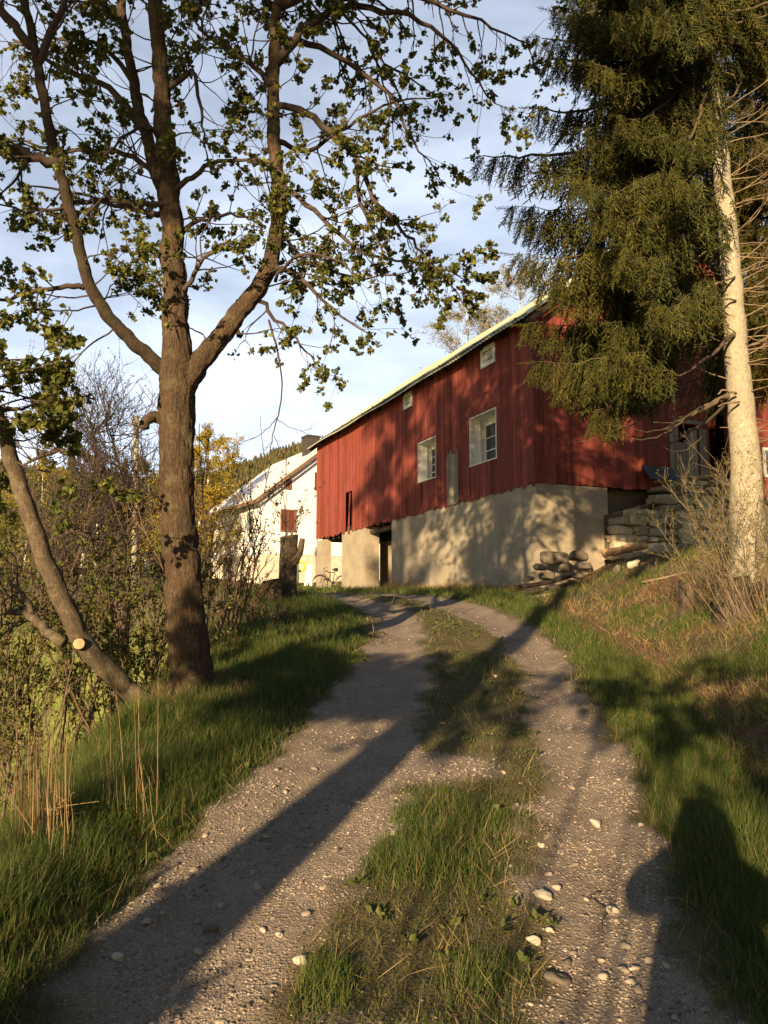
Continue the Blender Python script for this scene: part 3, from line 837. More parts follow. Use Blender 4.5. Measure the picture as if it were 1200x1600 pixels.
# gravel on the track (uncountable)
def in_view(P, m=60):
    d = P - EYE; yc = d[:, 1] * math.cos(PITCH) + d[:, 2] * math.sin(PITCH); zc = -d[:, 1] * math.sin(PITCH) + d[:, 2] * math.cos(PITCH)
    yc_ = np.maximum(yc, .01)
    px = 600 + F * d[:, 0] / yc_; py = 800 - F * zc / yc_
    return (yc > .1) & (px > -m) & (px < 1200 + m) & (py > -m) & (py < 1600 + m)
mb = MB()
def gravel(n, y0, y1, s0, s1, T, pw=1.0):
    Y = y0 + (y1 - y0) * rng.random(n) ** pw; X = rng.uniform(-.62, .62, n) * (Y * 1.0) + .2
    m = rutmask(X, Y); e = rut_edges(Y)
    ok = (rng.random(n) < m * (.25 + .9 * sstep(.35, .65, fbm(X * 3, Y * 3, 41))) + .02 * (X > e[0]) * (X < e[3])) & (X > np.interp(Y, *XE))
    X, Y = X[ok], Y[ok]; k = len(X); P = np.stack([X, Y, H(X, Y)], 1); v = in_view(P); P = P[v]; k = len(P)
    s_ = s0 + (s1 - s0) * rng.random(k) ** 3.0
    P[:, 2] += s_ * .02
    M = frames(rand_dirs(k) * .35 + np.array([0, 0, 1])) * (s_[:, None] * (.75 + .5 * rng.random((k, 3))) * np.array([1, 1, .6]))[:, :, None]
    third = np.arange(k) % 3
    for t in range(3): sel = third == t; mb.inst(T[t][0], [T[t][1]], M[sel], P[sel])
TI1 = [(rock(ICO1[0], .6, i), ICO1[1]) for i in range(3)]; TI2 = [(rock(ICO2[0], .55, i + 5), ICO2[1]) for i in range(3)]
gravel(90000, 2.2, 5.0, .0025, .011, TI1)
gravel(60000, 5.0, 12.0, .004, .014, TI1, 1.3)
gravel(3000, 2.2, 6.5, .007, .030, TI2)
gravel(900, 6.5, 18, .014, .035, TI2)
tag(obj('gravel', mb, M_GRAVEL), 'loose gravel and small pebbles on the wheel ruts', 'gravel', kind='stuff')
# larger stones one can tell apart: px, py, width px, label
STONES = [(955, 1405, 26, 'round pale stone in the middle of the right rut, the roundest and brightest one'),
          (845, 1391, 30, 'flat pale stone at the right edge of the middle grass'),
          (836, 1461, 26, 'tilted pale stone with a shadowed hollow below the flat pale stone'),
          (861, 1448, 14, 'small rounded stone just right of the tilted pale stone'),
          (848, 1312, 16, 'small pale stone at the grass edge where the right rut brightens'),
          (970, 1492, 15, 'small oval stone beside a flat twin low in the right rut'),
          (988, 1493, 19, 'flat oval stone nearest the edge of the large shadow in the right rut'),
          (183, 1488, 22, 'pale rounded stone alone at the left edge of the left rut by the grass'),
          (470, 1488, 26, 'angular upright stone at the inner edge of the left rut near the bottom'),
          (438, 1447, 16, 'small light pebble above the angular stone in the left rut'),
          (327, 1431, 30, 'grey flat stone sunk in the shaded left rut'),
          (614, 1301, 18, 'flat pale stone at the left edge of the middle grass patch'),
          (870, 1520, 38, 'dark slab shaped stone low between middle grass and right rut'),
          (884, 1493, 18, 'leaning wedge shaped stone above the dark slab'),
          (775, 1056, 9, 'tiny white stone on the middle grass strip further up the track'),
          (932, 1272, 26, 'flat light stone embedded across the right rut above the round pale stone')]
for i, (px, py, wd, lab) in enumerate(STONES):
    Y = y_of_row(py + 2); p = at(px, py, Y); z = Hs(p[0], p[1]); r = wd / F * Y / 2
    V, Fc = rock(ICO3[0], .45, 100 + i), ICO3[1]
    fl = .5 if 'flat' in lab or 'slab' in lab else .72
    M = frames(np.array([[rng.normal() * .15, rng.normal() * .15, 1.0]]))[0] * np.array([1.1, .8, fl])[:, None] * r
    mb = MB(); mb.add(V @ M + np.array([p[0], p[1], z + r * fl * .45]), [Fc])
    tag(obj('stone', mb, M_DARKSTONE if 'dark' in lab or 'grey' in lab else M_STONE, loc=(p[0], p[1], z)), lab, 'stone', 'loose stones on the track')

# dry stone wall beside the gable
mb = MB()
def gw(x, y, z):  # barn local to world
    c, s_ = math.cos(TB), math.sin(TB); return np.array([BC[0] + c * x - s_ * y, BC[1] + s_ * x + c * y, BC[2] + z])
c_, s_ = math.cos(TB), math.sin(TB); RB = np.array([[c_, s_, 0], [-s_, c_, 0], [0, 0, 1]])
x0w, x1w = GWC - .05, ongable(1135, 800)[0]
topz = lambda x: np.interp(x, [x0w, ongable(975, 800)[0], ongable(1010, 800)[0], ongable(1045, 760)[0], x1w], [ongable(955, 800)[1], ongable(975, 796)[1], ongable(1010, 790)[1], ongable(1050, 752)[1], ongable(1110, 748)[1]])
zc_ = ongable(960, 862)[1] - .25; k = 0
while zc_ < ongable(1110, 748)[1]:
    h = rng.uniform(.16, .33) if zc_ < 2.6 - 0 else rng.uniform(.09, .17)
    x = x0w + rng.uniform(-.1, .1)
    while x < x1w:
        wdd = rng.uniform(.25, .85)
        if zc_ + h < topz(x + wdd / 2) + .04:
            V = ICO3[0]; V = np.sign(V) * np.abs(V) ** .42; V = V * (1 + .10 * np.sin(V @ rng.normal(size=3) * 2 + rng.random() * 6) + .07 * np.sin(V @ rng.normal(size=3) * 3.5 + rng.random() * 6))[:, None] + rng.normal(size=V.shape) * .018 + V[:, [1, 2, 0]] * rng.normal(size=3) * .10
            a = rng.normal() * .05
            Rr = np.array([[math.cos(a), 0, math.sin(a)], [0, 1, 0], [-math.sin(a), 0, math.cos(a)]])
            hh = h * rng.uniform(.86, 1.12)
            V = (V * np.array([wdd / 2 * .98, .26, hh / 2])) @ Rr + np.array([x + wdd / 2, -.12 + rng.uniform(-.06, .05) - .25 * (ongable(1110, 748)[1] - zc_) * .25, zc_ + h / 2 + rng.normal() * .012])
            mb.add(V @ RB + BC, [ICO3[1]]); k += 1
        x += wdd
    zc_ += h * .93
# capping slabs
for i in range(5):
    x = ongable(1040 + 15 * i, 750)[0]; V = rock(ICO2[0], .3, 900 + i); V = np.sign(V) * np.abs(V) ** .7
    mb.add((V * np.array([.5, .4, .05]) + np.array([x, -.15, topz(x) + .03 + .012 * (i % 2)])) @ RB + BC, [ICO2[1]])
wall_loc = gw((x0w + x1w) / 2, 0, 1.0)
obj_w = obj('dry_stone_wall', mb, M_WALLSTONE, smooth=False, loc=tuple(wall_loc)); tag(obj_w, 'mossy dry stone wall of flat slabs between the barn foundation and the pale spruce trunk', 'stone wall')
mb = MB(); 
V = np.array([[x0w - .1, .0, .3], [x1w, 0, .3], [x0w - .1, .35, .3], [x1w, .35, .3], [x0w - .1, .0, topz(x0w) - .1], [x1w, 0, topz(x1w) - .1], [x0w - .1, .35, topz(x0w) - .1], [x1w, .35, topz(x1w) - .1]])
mb.add(V, [np.array([[0, 2, 3, 1], [4, 5, 7, 6], [0, 1, 5, 4], [2, 6, 7, 3], [0, 4, 6, 2], [1, 3, 7, 5]])]); mb.box(GWC + .01, W_B - .06, .36, .42, -.8, ZS + .01); obj('foundation', mb, M_DARKSTONE, barn, False, True)
# corrugated sheet
pa, pb = ongable(998, 752), ongable(1046, 735)
mb = MB(); xs = np.linspace(pa[0], pb[0], 60); V = []
for t in (0, .006):
    for zz_, off in ((pa[1], -.45), (pb[1] + .05, -.1)):
        for x in xs: V.append([x, off + t + .02 * math.sin(x * 60), zz_ + .01 * math.sin(x * 60)])
V = np.array(V); n = 60; i = np.arange(n - 1)
mb.add(V @ RB + BC, [np.concatenate([np.stack([i, i + 1, n + i + 1, n + i], 1), np.stack([2 * n + i, 3 * n + i, 3 * n + i + 1, 2 * n + i + 1], 1)])])
tag(obj('corrugated_sheet', mb, simple("blue_grey_tin", (.08, .09, .095), .5, metal=.3), loc=tuple(gw(pa[0], 0, pa[1]))), 'blue grey corrugated metal sheet lying against the shaded gable wall', 'metal sheet')
# rough stones and logs at the corner
def single_rock(px, py, Y, wpx, fl, label, mat, name='boulder', cat='stone', seed=1, asp=.8, group=None, pw=1.0):
    p = at(px, py, Y); r = wpx / F * Y / 2
    V = rock(ICO3[0], .4, seed); V = np.sign(V) * np.abs(V) ** pw
    z = Hs(p[0], p[1]); zc = max(p[2], z + r * fl * .3)
    mb = MB(); mb.add(V * np.array([r, r * asp, r * fl]) + np.array([p[0], p[1], zc]), [ICO3[1]])
    return tag(obj(name, mb, mat, loc=(p[0], p[1], z)), label, cat, group)
single_rock(992, 899, 15.5, 24, .7, 'rounded grey boulder on the slope below the dry stone wall, the pale topped one', M_STONE, seed=11)
single_rock(965, 897, 15.8, 18, 1.1, 'upright narrow grey boulder just left of the pale topped one', M_DARKSTONE, seed=12)
single_rock(1115, 836, 19.5, 34, .6, 'white angular boulder at the foot of the dry stone wall near the spruce', M_STONE, seed=13)
single_rock(1062, 885, 15.0, 16, .6, 'small dark stone in the leaf litter right of the pale topped boulder', M_DARKSTONE, seed=14)
for i, (px, py, Y, wd, lab) in enumerate([(866, 872, 19.6, 44, 'biggest square foundation stone under the concrete corner'), (903, 868, 19.6, 34, 'second foundation stone, right of the biggest one'), (846, 886, 19.2, 26, 'small foundation stone left of and below the biggest one'), (884, 888, 19.0, 30, 'flat foundation stone below the gap between the two upper ones'), (915, 884, 18.9, 24, 'rightmost foundation stone, beside the leaf litter'),
    (856, 900, 18.6, 24, 'low foundation stone just above the poles'), (900, 899, 18.5, 20, 'smallest dark foundation stone near the right ends of the poles'), (826, 905, 18.7, 20, 'outermost foundation stone at the left ends of the poles')]):
    single_rock(px, py, Y, wd, .5, lab, M_DARKSTONE, 'foundation_stone', 'stone', 30 + i, .7, 'stones under the barn corner', .6)
def log(pts, r, label, mat, name='log', cat='log', k=9, cut=M_CUTWOOD, rough=.06, group=None):
    P = smooth_path(np.array(pts), 4, r * .06)
    mb = MB(); mb.tube(P, np.linspace(r, r * .85, len(P)), k, rough)
    p = P[0]; z = Hs(p[0], p[1])
    return tag(obj(name, mb, mat, loc=(p[0], p[1], z)), label, cat, group)
log([at(800, 938, 17.2), at(850, 931, 17.0), at(912, 918, 16.8)], .05, 'lowest long pole lying below the barn corner', M_GREYWOOD, 'pole', group='poles below the barn corner')
log([at(795, 929, 17.6), at(850, 921, 17.5), at(908, 907, 17.4)], .05, 'middle pole of the three lying below the barn corner', M_DARKWOOD, 'pole', group='poles below the barn corner')
log([at(805, 918, 18.2), at(850, 911, 18.1), at(893, 900, 18.0)], .055, 'topmost pole of the three lying below the barn corner', M_DARKWOOD, 'pole', group='poles below the barn corner')
log([at(942, 866, 20.0), at(975, 858, 20.0), at(1010, 852, 20.0)], .11, 'thick rotten log lying along the foot of the dry stone wall', M_CUTORANGE)
log([at(1003, 910, 13.5), at(1040, 902, 13.2), at(1076, 893, 13.0)], .022, 'thin straw coloured stick lying on the slope beside the grey boulder', M_DEADTWIG, 'stick', 'stick', 6)

# ------------------------------------------------------------------ stumps
def stump(px, pyb, pyt, Y, rpx, label, mat, face=M_CUTWOOD, lean=0.0, name='tree_stump', tiltf=.2, flare=1.35, group=None):
    b = at(px, pyb, Y); zb = min(b[2], Hs(b[0], b[1])); t = at(px, pyt, Y); r = rpx / F * Y / 2
    root = thing(name, label, 'stump', (b[0], b[1], zb), 0, group)
    hh = t[2] - zb; k = 22; zs = np.linspace(-.15, hh, 10)
    th = np.arange(k) * 2 * math.pi / k
    lob = 1 + .07 * np.sin(th * 3 + 1) + .05 * np.sin(th * 5 + 2)
    V = []
    for z in zs:
        rr = r * (1 + (flare - 1) * math.exp(-max(z, 0) / (r * .9))) * lob * (1 + .03 * rng.normal(size=k))
        V.append(np.stack([b[0] + lean * z + rr * np.cos(th), b[1] + rr * np.sin(th), zb + z + (tiltf * rr * np.cos(th) if z == zs[-1] else 0 * th)], 1))
    V = np.concatenate(V); i = np.arange(9)[:, None] * k; j = np.arange(k)[None]; q_ = np.stack([i + j, i + (j + 1) % k, i + k + (j + 1) % k, i + k + j], -1).reshape(-1, 4)
    mb = MB(); mb.add(V, [q_]); obj('trunk', mb, mat, root)
    top = V[-k:]; c = top.mean(0); mb = MB(); mb.add(np.vstack([top, c + [0, 0, .008]]), [np.stack([j[0], (j[0] + 1) % k, np.full(k, k)], -1)]); obj('cut_face', mb, face, root)
    return root, top.mean(0), r
snag, snag_top, snag_r = stump(447, 950, 838, 15.5, 27, 'tall dark pollarded tree stump with thin leafy shoots beside the track bend', M_STUMPBARK, simple("grey_cut_wood", (.2, .17, .13)), .02, 'pollard_stump')
p0 = snag_top + np.array([.08, -.05, -.55])
mb = MB(); mb.tube(smooth_path([p0, p0 + [.14, 0, .2], p0 + [.2, 0, .5]], 4), [.09, .085, .08, .07, .07, .065, .06, .06, .05], 10, .06); obj('side_limb', mb, M_STUMPBARK, snag)
stump(424, 948, 906, 15.0, 28, 'low broad dark stump touching the tall pollarded stump', M_STUMPBARK, simple("weathered_cut", (.24, .2, .15)), 0)
stump(1075, 935, 914, 10.5, 26, 'small sawn stump with an orange face in the bank grass', M_STUMPBARK, M_CUTORANGE, 0, tiltf=-.7)
stump(1150, 945, 903, 9.3, 50, 'wide rotting dark stump under the spruce on the right bank', M_STUMPBARK, simple("rotten_cut", (.16, .10, .065)), -.1, tiltf=.15)

# ------------------------------------------------------------------ branching
def twig(mb, anchors, p, d, L, r, depth, up=.0, wander=.28, nchild=(3, 5), seg=.07, spread=.9, k=4, lratio=.5, leaf_along=False):
    n = max(3, int(L / seg)); P = [np.array(p, float)]; d = np.array(d, float); d /= np.linalg.norm(d) + 1e-9
    D = [d]
    for i in range(n):
        d = d + rng.normal(size=3) * wander * .5 + np.array([0, 0, up * .12]); d /= np.linalg.norm(d)
        P.append(P[-1] + d * L / n); D.append(d)
    P = np.array(P)
    mb.tube(P, np.linspace(r, max(r * .35, .0012), len(P)), k, cap=False)
    if depth > 0:
        c = rng.integers(nchild[0], nchild[1] + 1)
        for i in range(c):
            j = int(len(P) * rng.uniform(.25, .98)); j = min(j, len(P) - 1)
            side = np.cross(D[j], rng.normal(size=3)); side /= np.linalg.norm(side) + 1e-9
            twig(mb, anchors, P[j], D[j] + side * spread * rng.uniform(.6, 1.3), L * lratio * rng.uniform(.6, 1.2), r * .6, depth - 1, up, wander, nchild, seg, spread, max(3, k - 1), lratio, leaf_along)
    anchors.append((P[-1], D[-1]))
    if leaf_along or depth == 0:
        for j in range(1, len(P) - 1):
            if rng.random() < .4: anchors.append((P[j], D[j]))

LV = [(0, .35), (0, 0), (.25, .02), (.48, .04), (.46, .27), (.56, .5), (.36, .62), (0, .95), (-.36, .62), (-.56, .5), (-.46, .27), (-.48, .04), (-.25, .02)]
MAPLE_V = np.array([[x * .92, -.5 * abs(x) - .35 * y * y + .12 * math.sin(9 * x + 7 * y), y * .95] for x, y in LV]); MAPLE_F = np.array([[0, i, i + 1 if i < 12 else 1] for i in range(1, 13)])
OVAL_V = np.array([[0, 0, 0], [.28, -.06, .45], [0, .05, .5], [-.28, -.06, .45], [0, -.08, 1.0]]); OVAL_F = np.array([[0, 1, 2], [0, 2, 3], [1, 4, 2], [3, 2, 4]])
def clusters(mb, anchors, nper, s0, s1, TV, TF, spread=.06, droop=.5, mi=0, frac=1.0):
    A = [a for a in anchors if rng.random() < frac]
    if not A: return
    P = np.array([a[0] for a in A]); D = np.array([a[1] for a in A])
    cnt = rng.integers(nper[0], nper[1] + 1, len(A)); idx = np.repeat(np.arange(len(A)), cnt); n = len(idx)
    dirs = D[idx] * .4 + rand_dirs(n) * 1.0 + np.array([0, 0, -droop]); dirs /= np.linalg.norm(dirs, axis=1)[:, None]
    s_ = rng.uniform(s0, s1, n)
    T = P[idx] + rand_dirs(n) * (spread * rng.random((n, 1)))
    mb.inst(TV, [TF], frames(dirs) * s_[:, None, None], T, mi)

def bark_tube(mb, P4, k=64, step=.025, amp=.007, lump=.02, seed=0):
    """limb with fissured bark as real relief; P4 rows x, y, z, radius"""
    seg = np.linalg.norm(np.diff(P4[:, :3], axis=0), axis=1); cum = np.concatenate([[0], np.cumsum(seg)]); n = int(cum[-1] / step) + 2
    s_ = np.linspace(0, cum[-1], n); P = np.stack([np.interp(s_, cum, P4[:, c]) for c in range(4)], 1)
    for c in range(4): P[2:-2, c] = (P[:-4, c] + P[1:-3, c] + P[2:-2, c] + P[3:-1, c] + P[4:, c]) / 5
    v0 = mb.n; mb.tube(P[:, :3], P[:, 3], k, 0.0)
    V = mb.V[-1]; th = np.arange(k) * 2 * math.pi / k; S, T_ = np.meshgrid(s_, th, indexing='ij'); rr = P[:, 3][:, None]
    q_ = rr * 42
    n1 = fbm(np.cos(T_) * q_ + 70, S * 7 + seed, 61) ; n2 = fbm(np.sin(T_) * q_ + 90, S * 7 + 30, 62)
    ridge = 1 - np.abs(n1 - n2) * 5.0; ridge = np.clip(ridge, -1, 1)
    big = fbm(np.cos(T_) * 1.3 + 5, S * 1.1, 63) + fbm(np.sin(T_) * 1.3 + 9, S * 1.1, 64) - 1
    body = V[:n * k].reshape(n, k, 3); c = P[:, None, :3]; d = body - c; L_ = np.linalg.norm(d, axis=2, keepdims=True)
    off = -(ridge * amp * np.minimum(1, rr / .1)) + big * lump * rr / .15
    body += d / np.maximum(L_, 1e-6) * off[:, :, None]
def px_limb(L, sub=5, jit=.012):
    """list of (px, py, Y, r) -> smooth path (n,4)"""
    A = np.array([[*at(a[0], a[1], a[2]), a[3]] for a in L]); return smooth_path(A, sub, jit)

# ------------------------------------------------------------------ big maple
mb_base = at(300, 1112, 7.1); mz = Hs(mb_base[0], mb_base[1])
maple = thing('maple_tree', 'large forked maple with young leaves on the grass verge left of the track', 'tree', (mb_base[0], mb_base[1], mz))
tr = MB()
MAIN = {
 'trunk': [(306, 1150, 7.1, .40), (304, 1110, 7.1, .31), (301, 1080, 7.1, .245), (298, 1045, 7.1, .212), (291, 980, 7.1, .198), (283, 880, 7.1, .188), (279, 790, 7.1, .178), (277, 700, 7.1, .176), (277, 620, 7.1, .185), (277, 560, 7.1, .17), (275, 500, 7.12, .135), (271, 400, 7.15, .122), (264, 300, 7.15, .112), (256, 200, 7.15, .098), (250, 100, 7.1, .086), (241, 0, 7.1, .08), (238, -150, 7.1, .065), (250, -350, 7.0, .045), (246, -520, 6.9, .015)],
 'second': [(262, 330, 7.15, .09), (245, 270, 7.2, .08), (222, 190, 7.35, .075), (206, 110, 7.4, .068), (190, 20, 7.5, .06), (170, -120, 7.7, .045), (150, -300, 7.9, .02)],
 'left': [(282, 600, 7.1, .10), (262, 582, 7.1, .09), (225, 550, 7.0, .082), (180, 508, 6.9, .076), (142, 445, 6.8, .07), (120, 370, 6.75, .066), (101, 290, 6.7, .062), (82, 220, 6.7, .058), (62, 130, 6.7, .055), (50, 50, 6.7, .05), (25, -60, 6.8, .04), (0, -220, 7, .022)],
 'right': [(280, 620, 7.1, .15), (300, 582, 7.1, .14), (338, 535, 7.2, .125), (382, 480, 7.35, .115), (415, 430, 7.45, .108), (433, 360, 7.5, .098), (432, 280, 7.5, .09), (426, 200, 7.5, .084), (429, 100, 7.5, .076), (433, 0, 7.5, .066), (442, -150, 7.5, .05), (455, -320, 7.5, .028)]}
paths = {}
for k_, v in MAIN.items():
    P = px_limb(v, 5, .010); P[:, 3] *= .87 if k_ == 'trunk' else .77; paths[k_] = P
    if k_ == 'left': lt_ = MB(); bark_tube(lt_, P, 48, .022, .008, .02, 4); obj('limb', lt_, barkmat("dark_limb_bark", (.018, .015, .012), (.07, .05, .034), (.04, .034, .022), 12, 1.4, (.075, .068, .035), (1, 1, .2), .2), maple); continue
    bark_tube(tr, P, 84 if k_ == 'trunk' else 48, .022, .008, .02, len(k_))
obj('trunk', tr, M_MAPLEBARK, maple)
# root flare and the gnarled knob on the left of the trunk
kn = MB(); P = px_limb([(262, 665, 7.1, .05), (242, 652, 7.05, .05), (230, 657, 7.0, .045), (226, 670, 7.0, .04)], 4, .005); kn.tube(P[:, :3], P[:, 3], 10, .1); obj('knob', kn, M_MAPLEBARK, maple)
SEC = [
 [(433, 165, 7.5, .036), (480, 178, 7.45, .034), (525, 215, 7.4, .03), (555, 245, 7.3, .026), (585, 310, 7.2, .021), (620, 350, 7.1, .017), (650, 385, 7.0, .013), (690, 432, 6.9, .009), (742, 490, 6.8, .005)],
 [(555, 245, 7.3, .022), (560, 300, 7.25, .018), (572, 340, 7.25, .014), (600, 400, 7.3, .008)],
 [(432, 100, 7.5, .05), (462, 60, 7.5, .044), (500, 25, 7.6, .038), (560, 10, 7.7, .032), (640, 25, 7.8, .025), (700, 65, 7.9, .018), (745, 128, 7.9, .011), (775, 160, 7.9, .006), (800, 170, 7.9, .003)],
 [(440, 290, 7.5, .03), (490, 328, 7.35, .024), (540, 378, 7.2, .018), (600, 403, 7.1, .012), (680, 415, 7.0, .009), (730, 440, 6.9, .005)],
 [(425, 415, 7.45, .03), (470, 438, 7.3, .022), (520, 482, 7.2, .014), (578, 522, 7.1, .006)],
 [(395, 460, 7.35, .025), (430, 498, 7.5, .018), (470, 540, 7.5, .011), (500, 572, 7.5, .005)],
 [(272, 300, 7.1, .03), (312, 268, 7.0, .024), (350, 252, 6.95, .018), (400, 250, 6.9, .012), (445, 275, 6.85, .006)],
 [(270, 320, 7.1, .03), (200, 318, 7.0, .025), (140, 314, 6.9, .02), (60, 330, 6.7, .013), (-10, 318, 6.5, .006)],
 [(262, 335, 7.15, .035), (225, 330, 7.3, .028), (180, 322, 7.5, .022), (120, 300, 7.7, .015), (40, 290, 7.9, .008)],
 [(260, 275, 7.15, .035), (225, 258, 7.3, .03), (180, 238, 7.4, .025), (100, 235, 7.6, .018), (20, 215, 7.8, .009)],
 [(95, 255, 6.7, .05), (50, 243, 6.6, .045), (0, 236, 6.5, .04), (-80, 225, 6.4, .03), (-160, 190, 6.3, .012)],
 [(50, 75, 6.7, .045), (22, 40, 6.6, .042), (-25, -5, 6.5, .038), (-90, -60, 6.4, .02)],
 [(132, 450, 6.8, .028), (95, 447, 6.7, .022), (50, 455, 6.6, .018), (0, 466, 6.5, .014), (-50, 460, 6.4, .008)],
 [(58, 100, 6.7, .04), (82, 45, 6.75, .035), (110, -30, 6.8, .028), (150, -120, 6.9, .012)],
 [(228, 205, 7.35, .038), (170, 140, 7.5, .032), (100, 108, 7.6, .025), (20, 62, 7.7, .013)],
 [(215, 140, 7.4, .03), (160, 75, 7.5, .022), (80, 60, 7.6, .014), (0, 80, 7.7, .006)],
 [(432, 60, 7.5, .04), (500, 75, 7.8, .032), (590, 130, 8.1, .022), (645, 215, 8.2, .012), (690, 285, 8.2, .005)],
 [(440, 10, 7.5, .045), (530, -25, 7.7, .036), (650, -5, 7.9, .027), (750, 35, 8.0, .016), (830, 70, 8.1, .007)],
 [(432, 140, 7.5, .03), (385, 92, 7.2, .024), (335, 62, 7.0, .016), (290, 10, 6.8, .008)],
 [(430, 220, 7.5, .03), (480, 235, 7.8, .024), (545, 195, 8.0, .018), (615, 160, 8.2, .012), (690, 150, 8.3, .006)],
 [(255, 150, 7.15, .03), (300, 110, 7.0, .022), (312, 170, 6.9, .015), (318, 220, 6.85, .008)],
 [(268, 370, 7.15, .025), (310, 345, 7.2, .02), (360, 335, 7.3, .014), (410, 352, 7.4, .007)],
 [(285, 470, 7.1, .025), (310, 415, 7.0, .02), (345, 385, 6.9, .013), (385, 380, 6.8, .006)],
 [(428, 330, 7.5, .02), (470, 400, 7.7, .016), (545, 430, 7.8, .011), (640, 425, 7.9, .007), (700, 400, 7.9, .004)],
 [(255, 240, 7.2, .03), (235, 200, 7.0, .02), (200, 210, 6.8, .014), (160, 245, 6.6, .007)],
 [(430, 440, 7.4, .018), (460, 400, 7.1, .014), (520, 400, 7.0, .01), (560, 440, 6.9, .005)],
]
br = MB(); anchors = []
for L in SEC:
    P = px_limb(L, 4, .012); br.tube(P[:, :3], P[:, 3], 7, .06)
    seglen = np.linalg.norm(np.diff(P[:, :3], axis=0), axis=1); tot = seglen.sum()
    n = int(tot / .115)
    for i in range(n):
        t = rng.uniform(.22, 1) * (len(P) - 1); j = min(int(t), len(P) - 2)
        p = P[j, :3] + (P[j + 1, :3] - P[j, :3]) * (t - j); d = P[j + 1, :3] - P[j, :3]; d /= np.linalg.norm(d)
        side = rng.normal(size=3); side -= d * side.dot(d); side /= np.linalg.norm(side)
        twig(br, anchors, p, d * .7 + side + np.array([0, 0, -.12]), rng.uniform(.2, .62), max(.003, P[j, 3] * .4), 1, -.15, .3, (1, 3))
    anchors.append((P[-1, :3], P[-1, :3] - P[-2, :3]))
# twigs straight from the big limbs
for k_, n, lo in (('trunk', 26, .5), ('left', 22, .25), ('right', 34, .12), ('second', 16, .3)):
    P = paths[k_]
    for i in range(n):
        j = int(len(P) * rng.uniform(lo, .98)); j = min(j, len(P) - 2); d = P[j + 1, :3] - P[j, :3]; d /= np.linalg.norm(d)
        side = rng.normal(size=3); side -= d * side.dot(d); side /= np.linalg.norm(side)
        twig(br, anchors, P[j, :3] + side * P[j, 3] * .8, d * .3 + side, rng.uniform(.35, 1.0), .009, 2 if rng.random() < .5 else 1, .1, .3, (2, 4))
# crown above the frame
for i in range(95):
    P = paths[('trunk', 'left', 'right', 'second')[i % 4]]; hi = [j for j in range(len(P) - 1) if P[j, 2] > 8.2]
    j = hi[rng.integers(len(hi))]
    az = rng.uniform(0, 2 * math.pi); d = np.array([math.cos(az), math.sin(az), rng.uniform(.15, .9)])
    twig(br, anchors, P[j, :3], d, rng.uniform(1.2, 3.0), .03, 2, .0, .22, (5, 8), .12, .9, 6, .4)
obj('branches', br, M_TWIG, maple)
# bare hanging twigs
hb = MB(); dummy = []
for L in ([(420, 500, 7.4, .012), (434, 550, 7.3, .010), (441, 600, 7.3, .008), (434, 650, 7.3, .007), (424, 690, 7.3, .005), (424, 720, 7.3, .004), (418, 735, 7.3, .002)],
          [(433, 652, 7.3, .005), (415, 672, 7.3, .004), (385, 690, 7.25, .003), (352, 700, 7.2, .0015)], [(432, 655, 7.3, .004), (455, 668, 7.3, .003), (480, 672, 7.3, .0025), (500, 657, 7.3, .0012)],
          [(428, 680, 7.3, .004), (436, 700, 7.3, .003), (442, 720, 7.3, .0015)], [(424, 715, 7.3, .004), (405, 735, 7.3, .003), (390, 758, 7.3, .0015)], [(424, 690, 7.3, .003), (400, 720, 7.25, .0025), (370, 735, 7.2, .0015)],
          [(790, 166, 7.9, .004), (786, 190, 7.9, .002)], [(350, 30, 7, .003), (440, 560, 7.3, .006)][:0]):
    if not L: continue
    P = px_limb(L, 4, .004); hb.tube(P[:, :3], P[:, 3], 5, cap=False)
    for i in range(5):
        j = rng.integers(1, len(P) - 1); twig(hb, dummy, P[j, :3], P[j + 1, :3] - P[j, :3] + rng.normal(size=3) * .03, rng.uniform(.05, .14), .0018, 0, .3)
obj('bare_twigs', hb, M_TWIG, maple)
lf = MB(); clusters(lf, anchors, (7, 15), .024, .053, MAPLE_V, MAPLE_F, .05, .6, 0, .85)
clusters(lf, anchors, (6, 14), .012, .022, OVAL_V, OVAL_F, .05, .2, 1, .55)
obj('crown', lf, [M_MAPLELEAF, M_MAPLEFLOWER], maple)
print('maple anchors', len(anchors))

# ------------------------------------------------------------------ leaning tree with sawn stub
lp = at(262, 1118, 6.9); lz = Hs(lp[0], lp[1])
lean = thing('leaning_tree', 'grey trunk leaning left across the bank with a pale sawn stub', 'tree', (lp[0], lp[1], lz))
mb = MB(); P = px_limb([(268, 1128, 6.95, .125), (245, 1108, 6.85, .12), (205, 1082, 6.75, .115), (165, 1045, 6.6, .11), (128, 1000, 6.5, .108), (95, 935, 6.4, .103), (66, 865, 6.35, .097), (42, 790, 6.3, .09), (18, 715, 6.25, .082), (-8, 640, 6.2, .075), (-45, 560, 6.2, .065), (-100, 450, 6.2, .05), (-150, 330, 6.2, .02)], 5, .008)
P[:, 3] *= .74; bark_tube(mb, P, 48, .025, .004, .02)
for L in ([(100, 1005, 6.5, .045), (72, 985, 6.6, .042), (48, 962, 6.8, .036), (20, 955, 7.0, .025), (-20, 960, 7.1, .015)], [(52, 965, 6.8, .03), (40, 935, 6.9, .022), (12, 905, 7, .012)], [(-8, 640, 6.2, .03), (20, 640, 6.3, .018), (50, 632, 6.35, .008)], [(-20, 610, 6.2, .025), (12, 600, 6.3, .015), (40, 575, 6.35, .006)]):
    Q = px_limb(L, 4, .008); mb.tube(Q[:, :3], Q[:, 3], 8, .06)
obj('trunk', mb, M_GREYBARK, lean)
c = at(124, 1006, 6.42); d = np.array([.22, -.95, .1]); d /= np.linalg.norm(d)
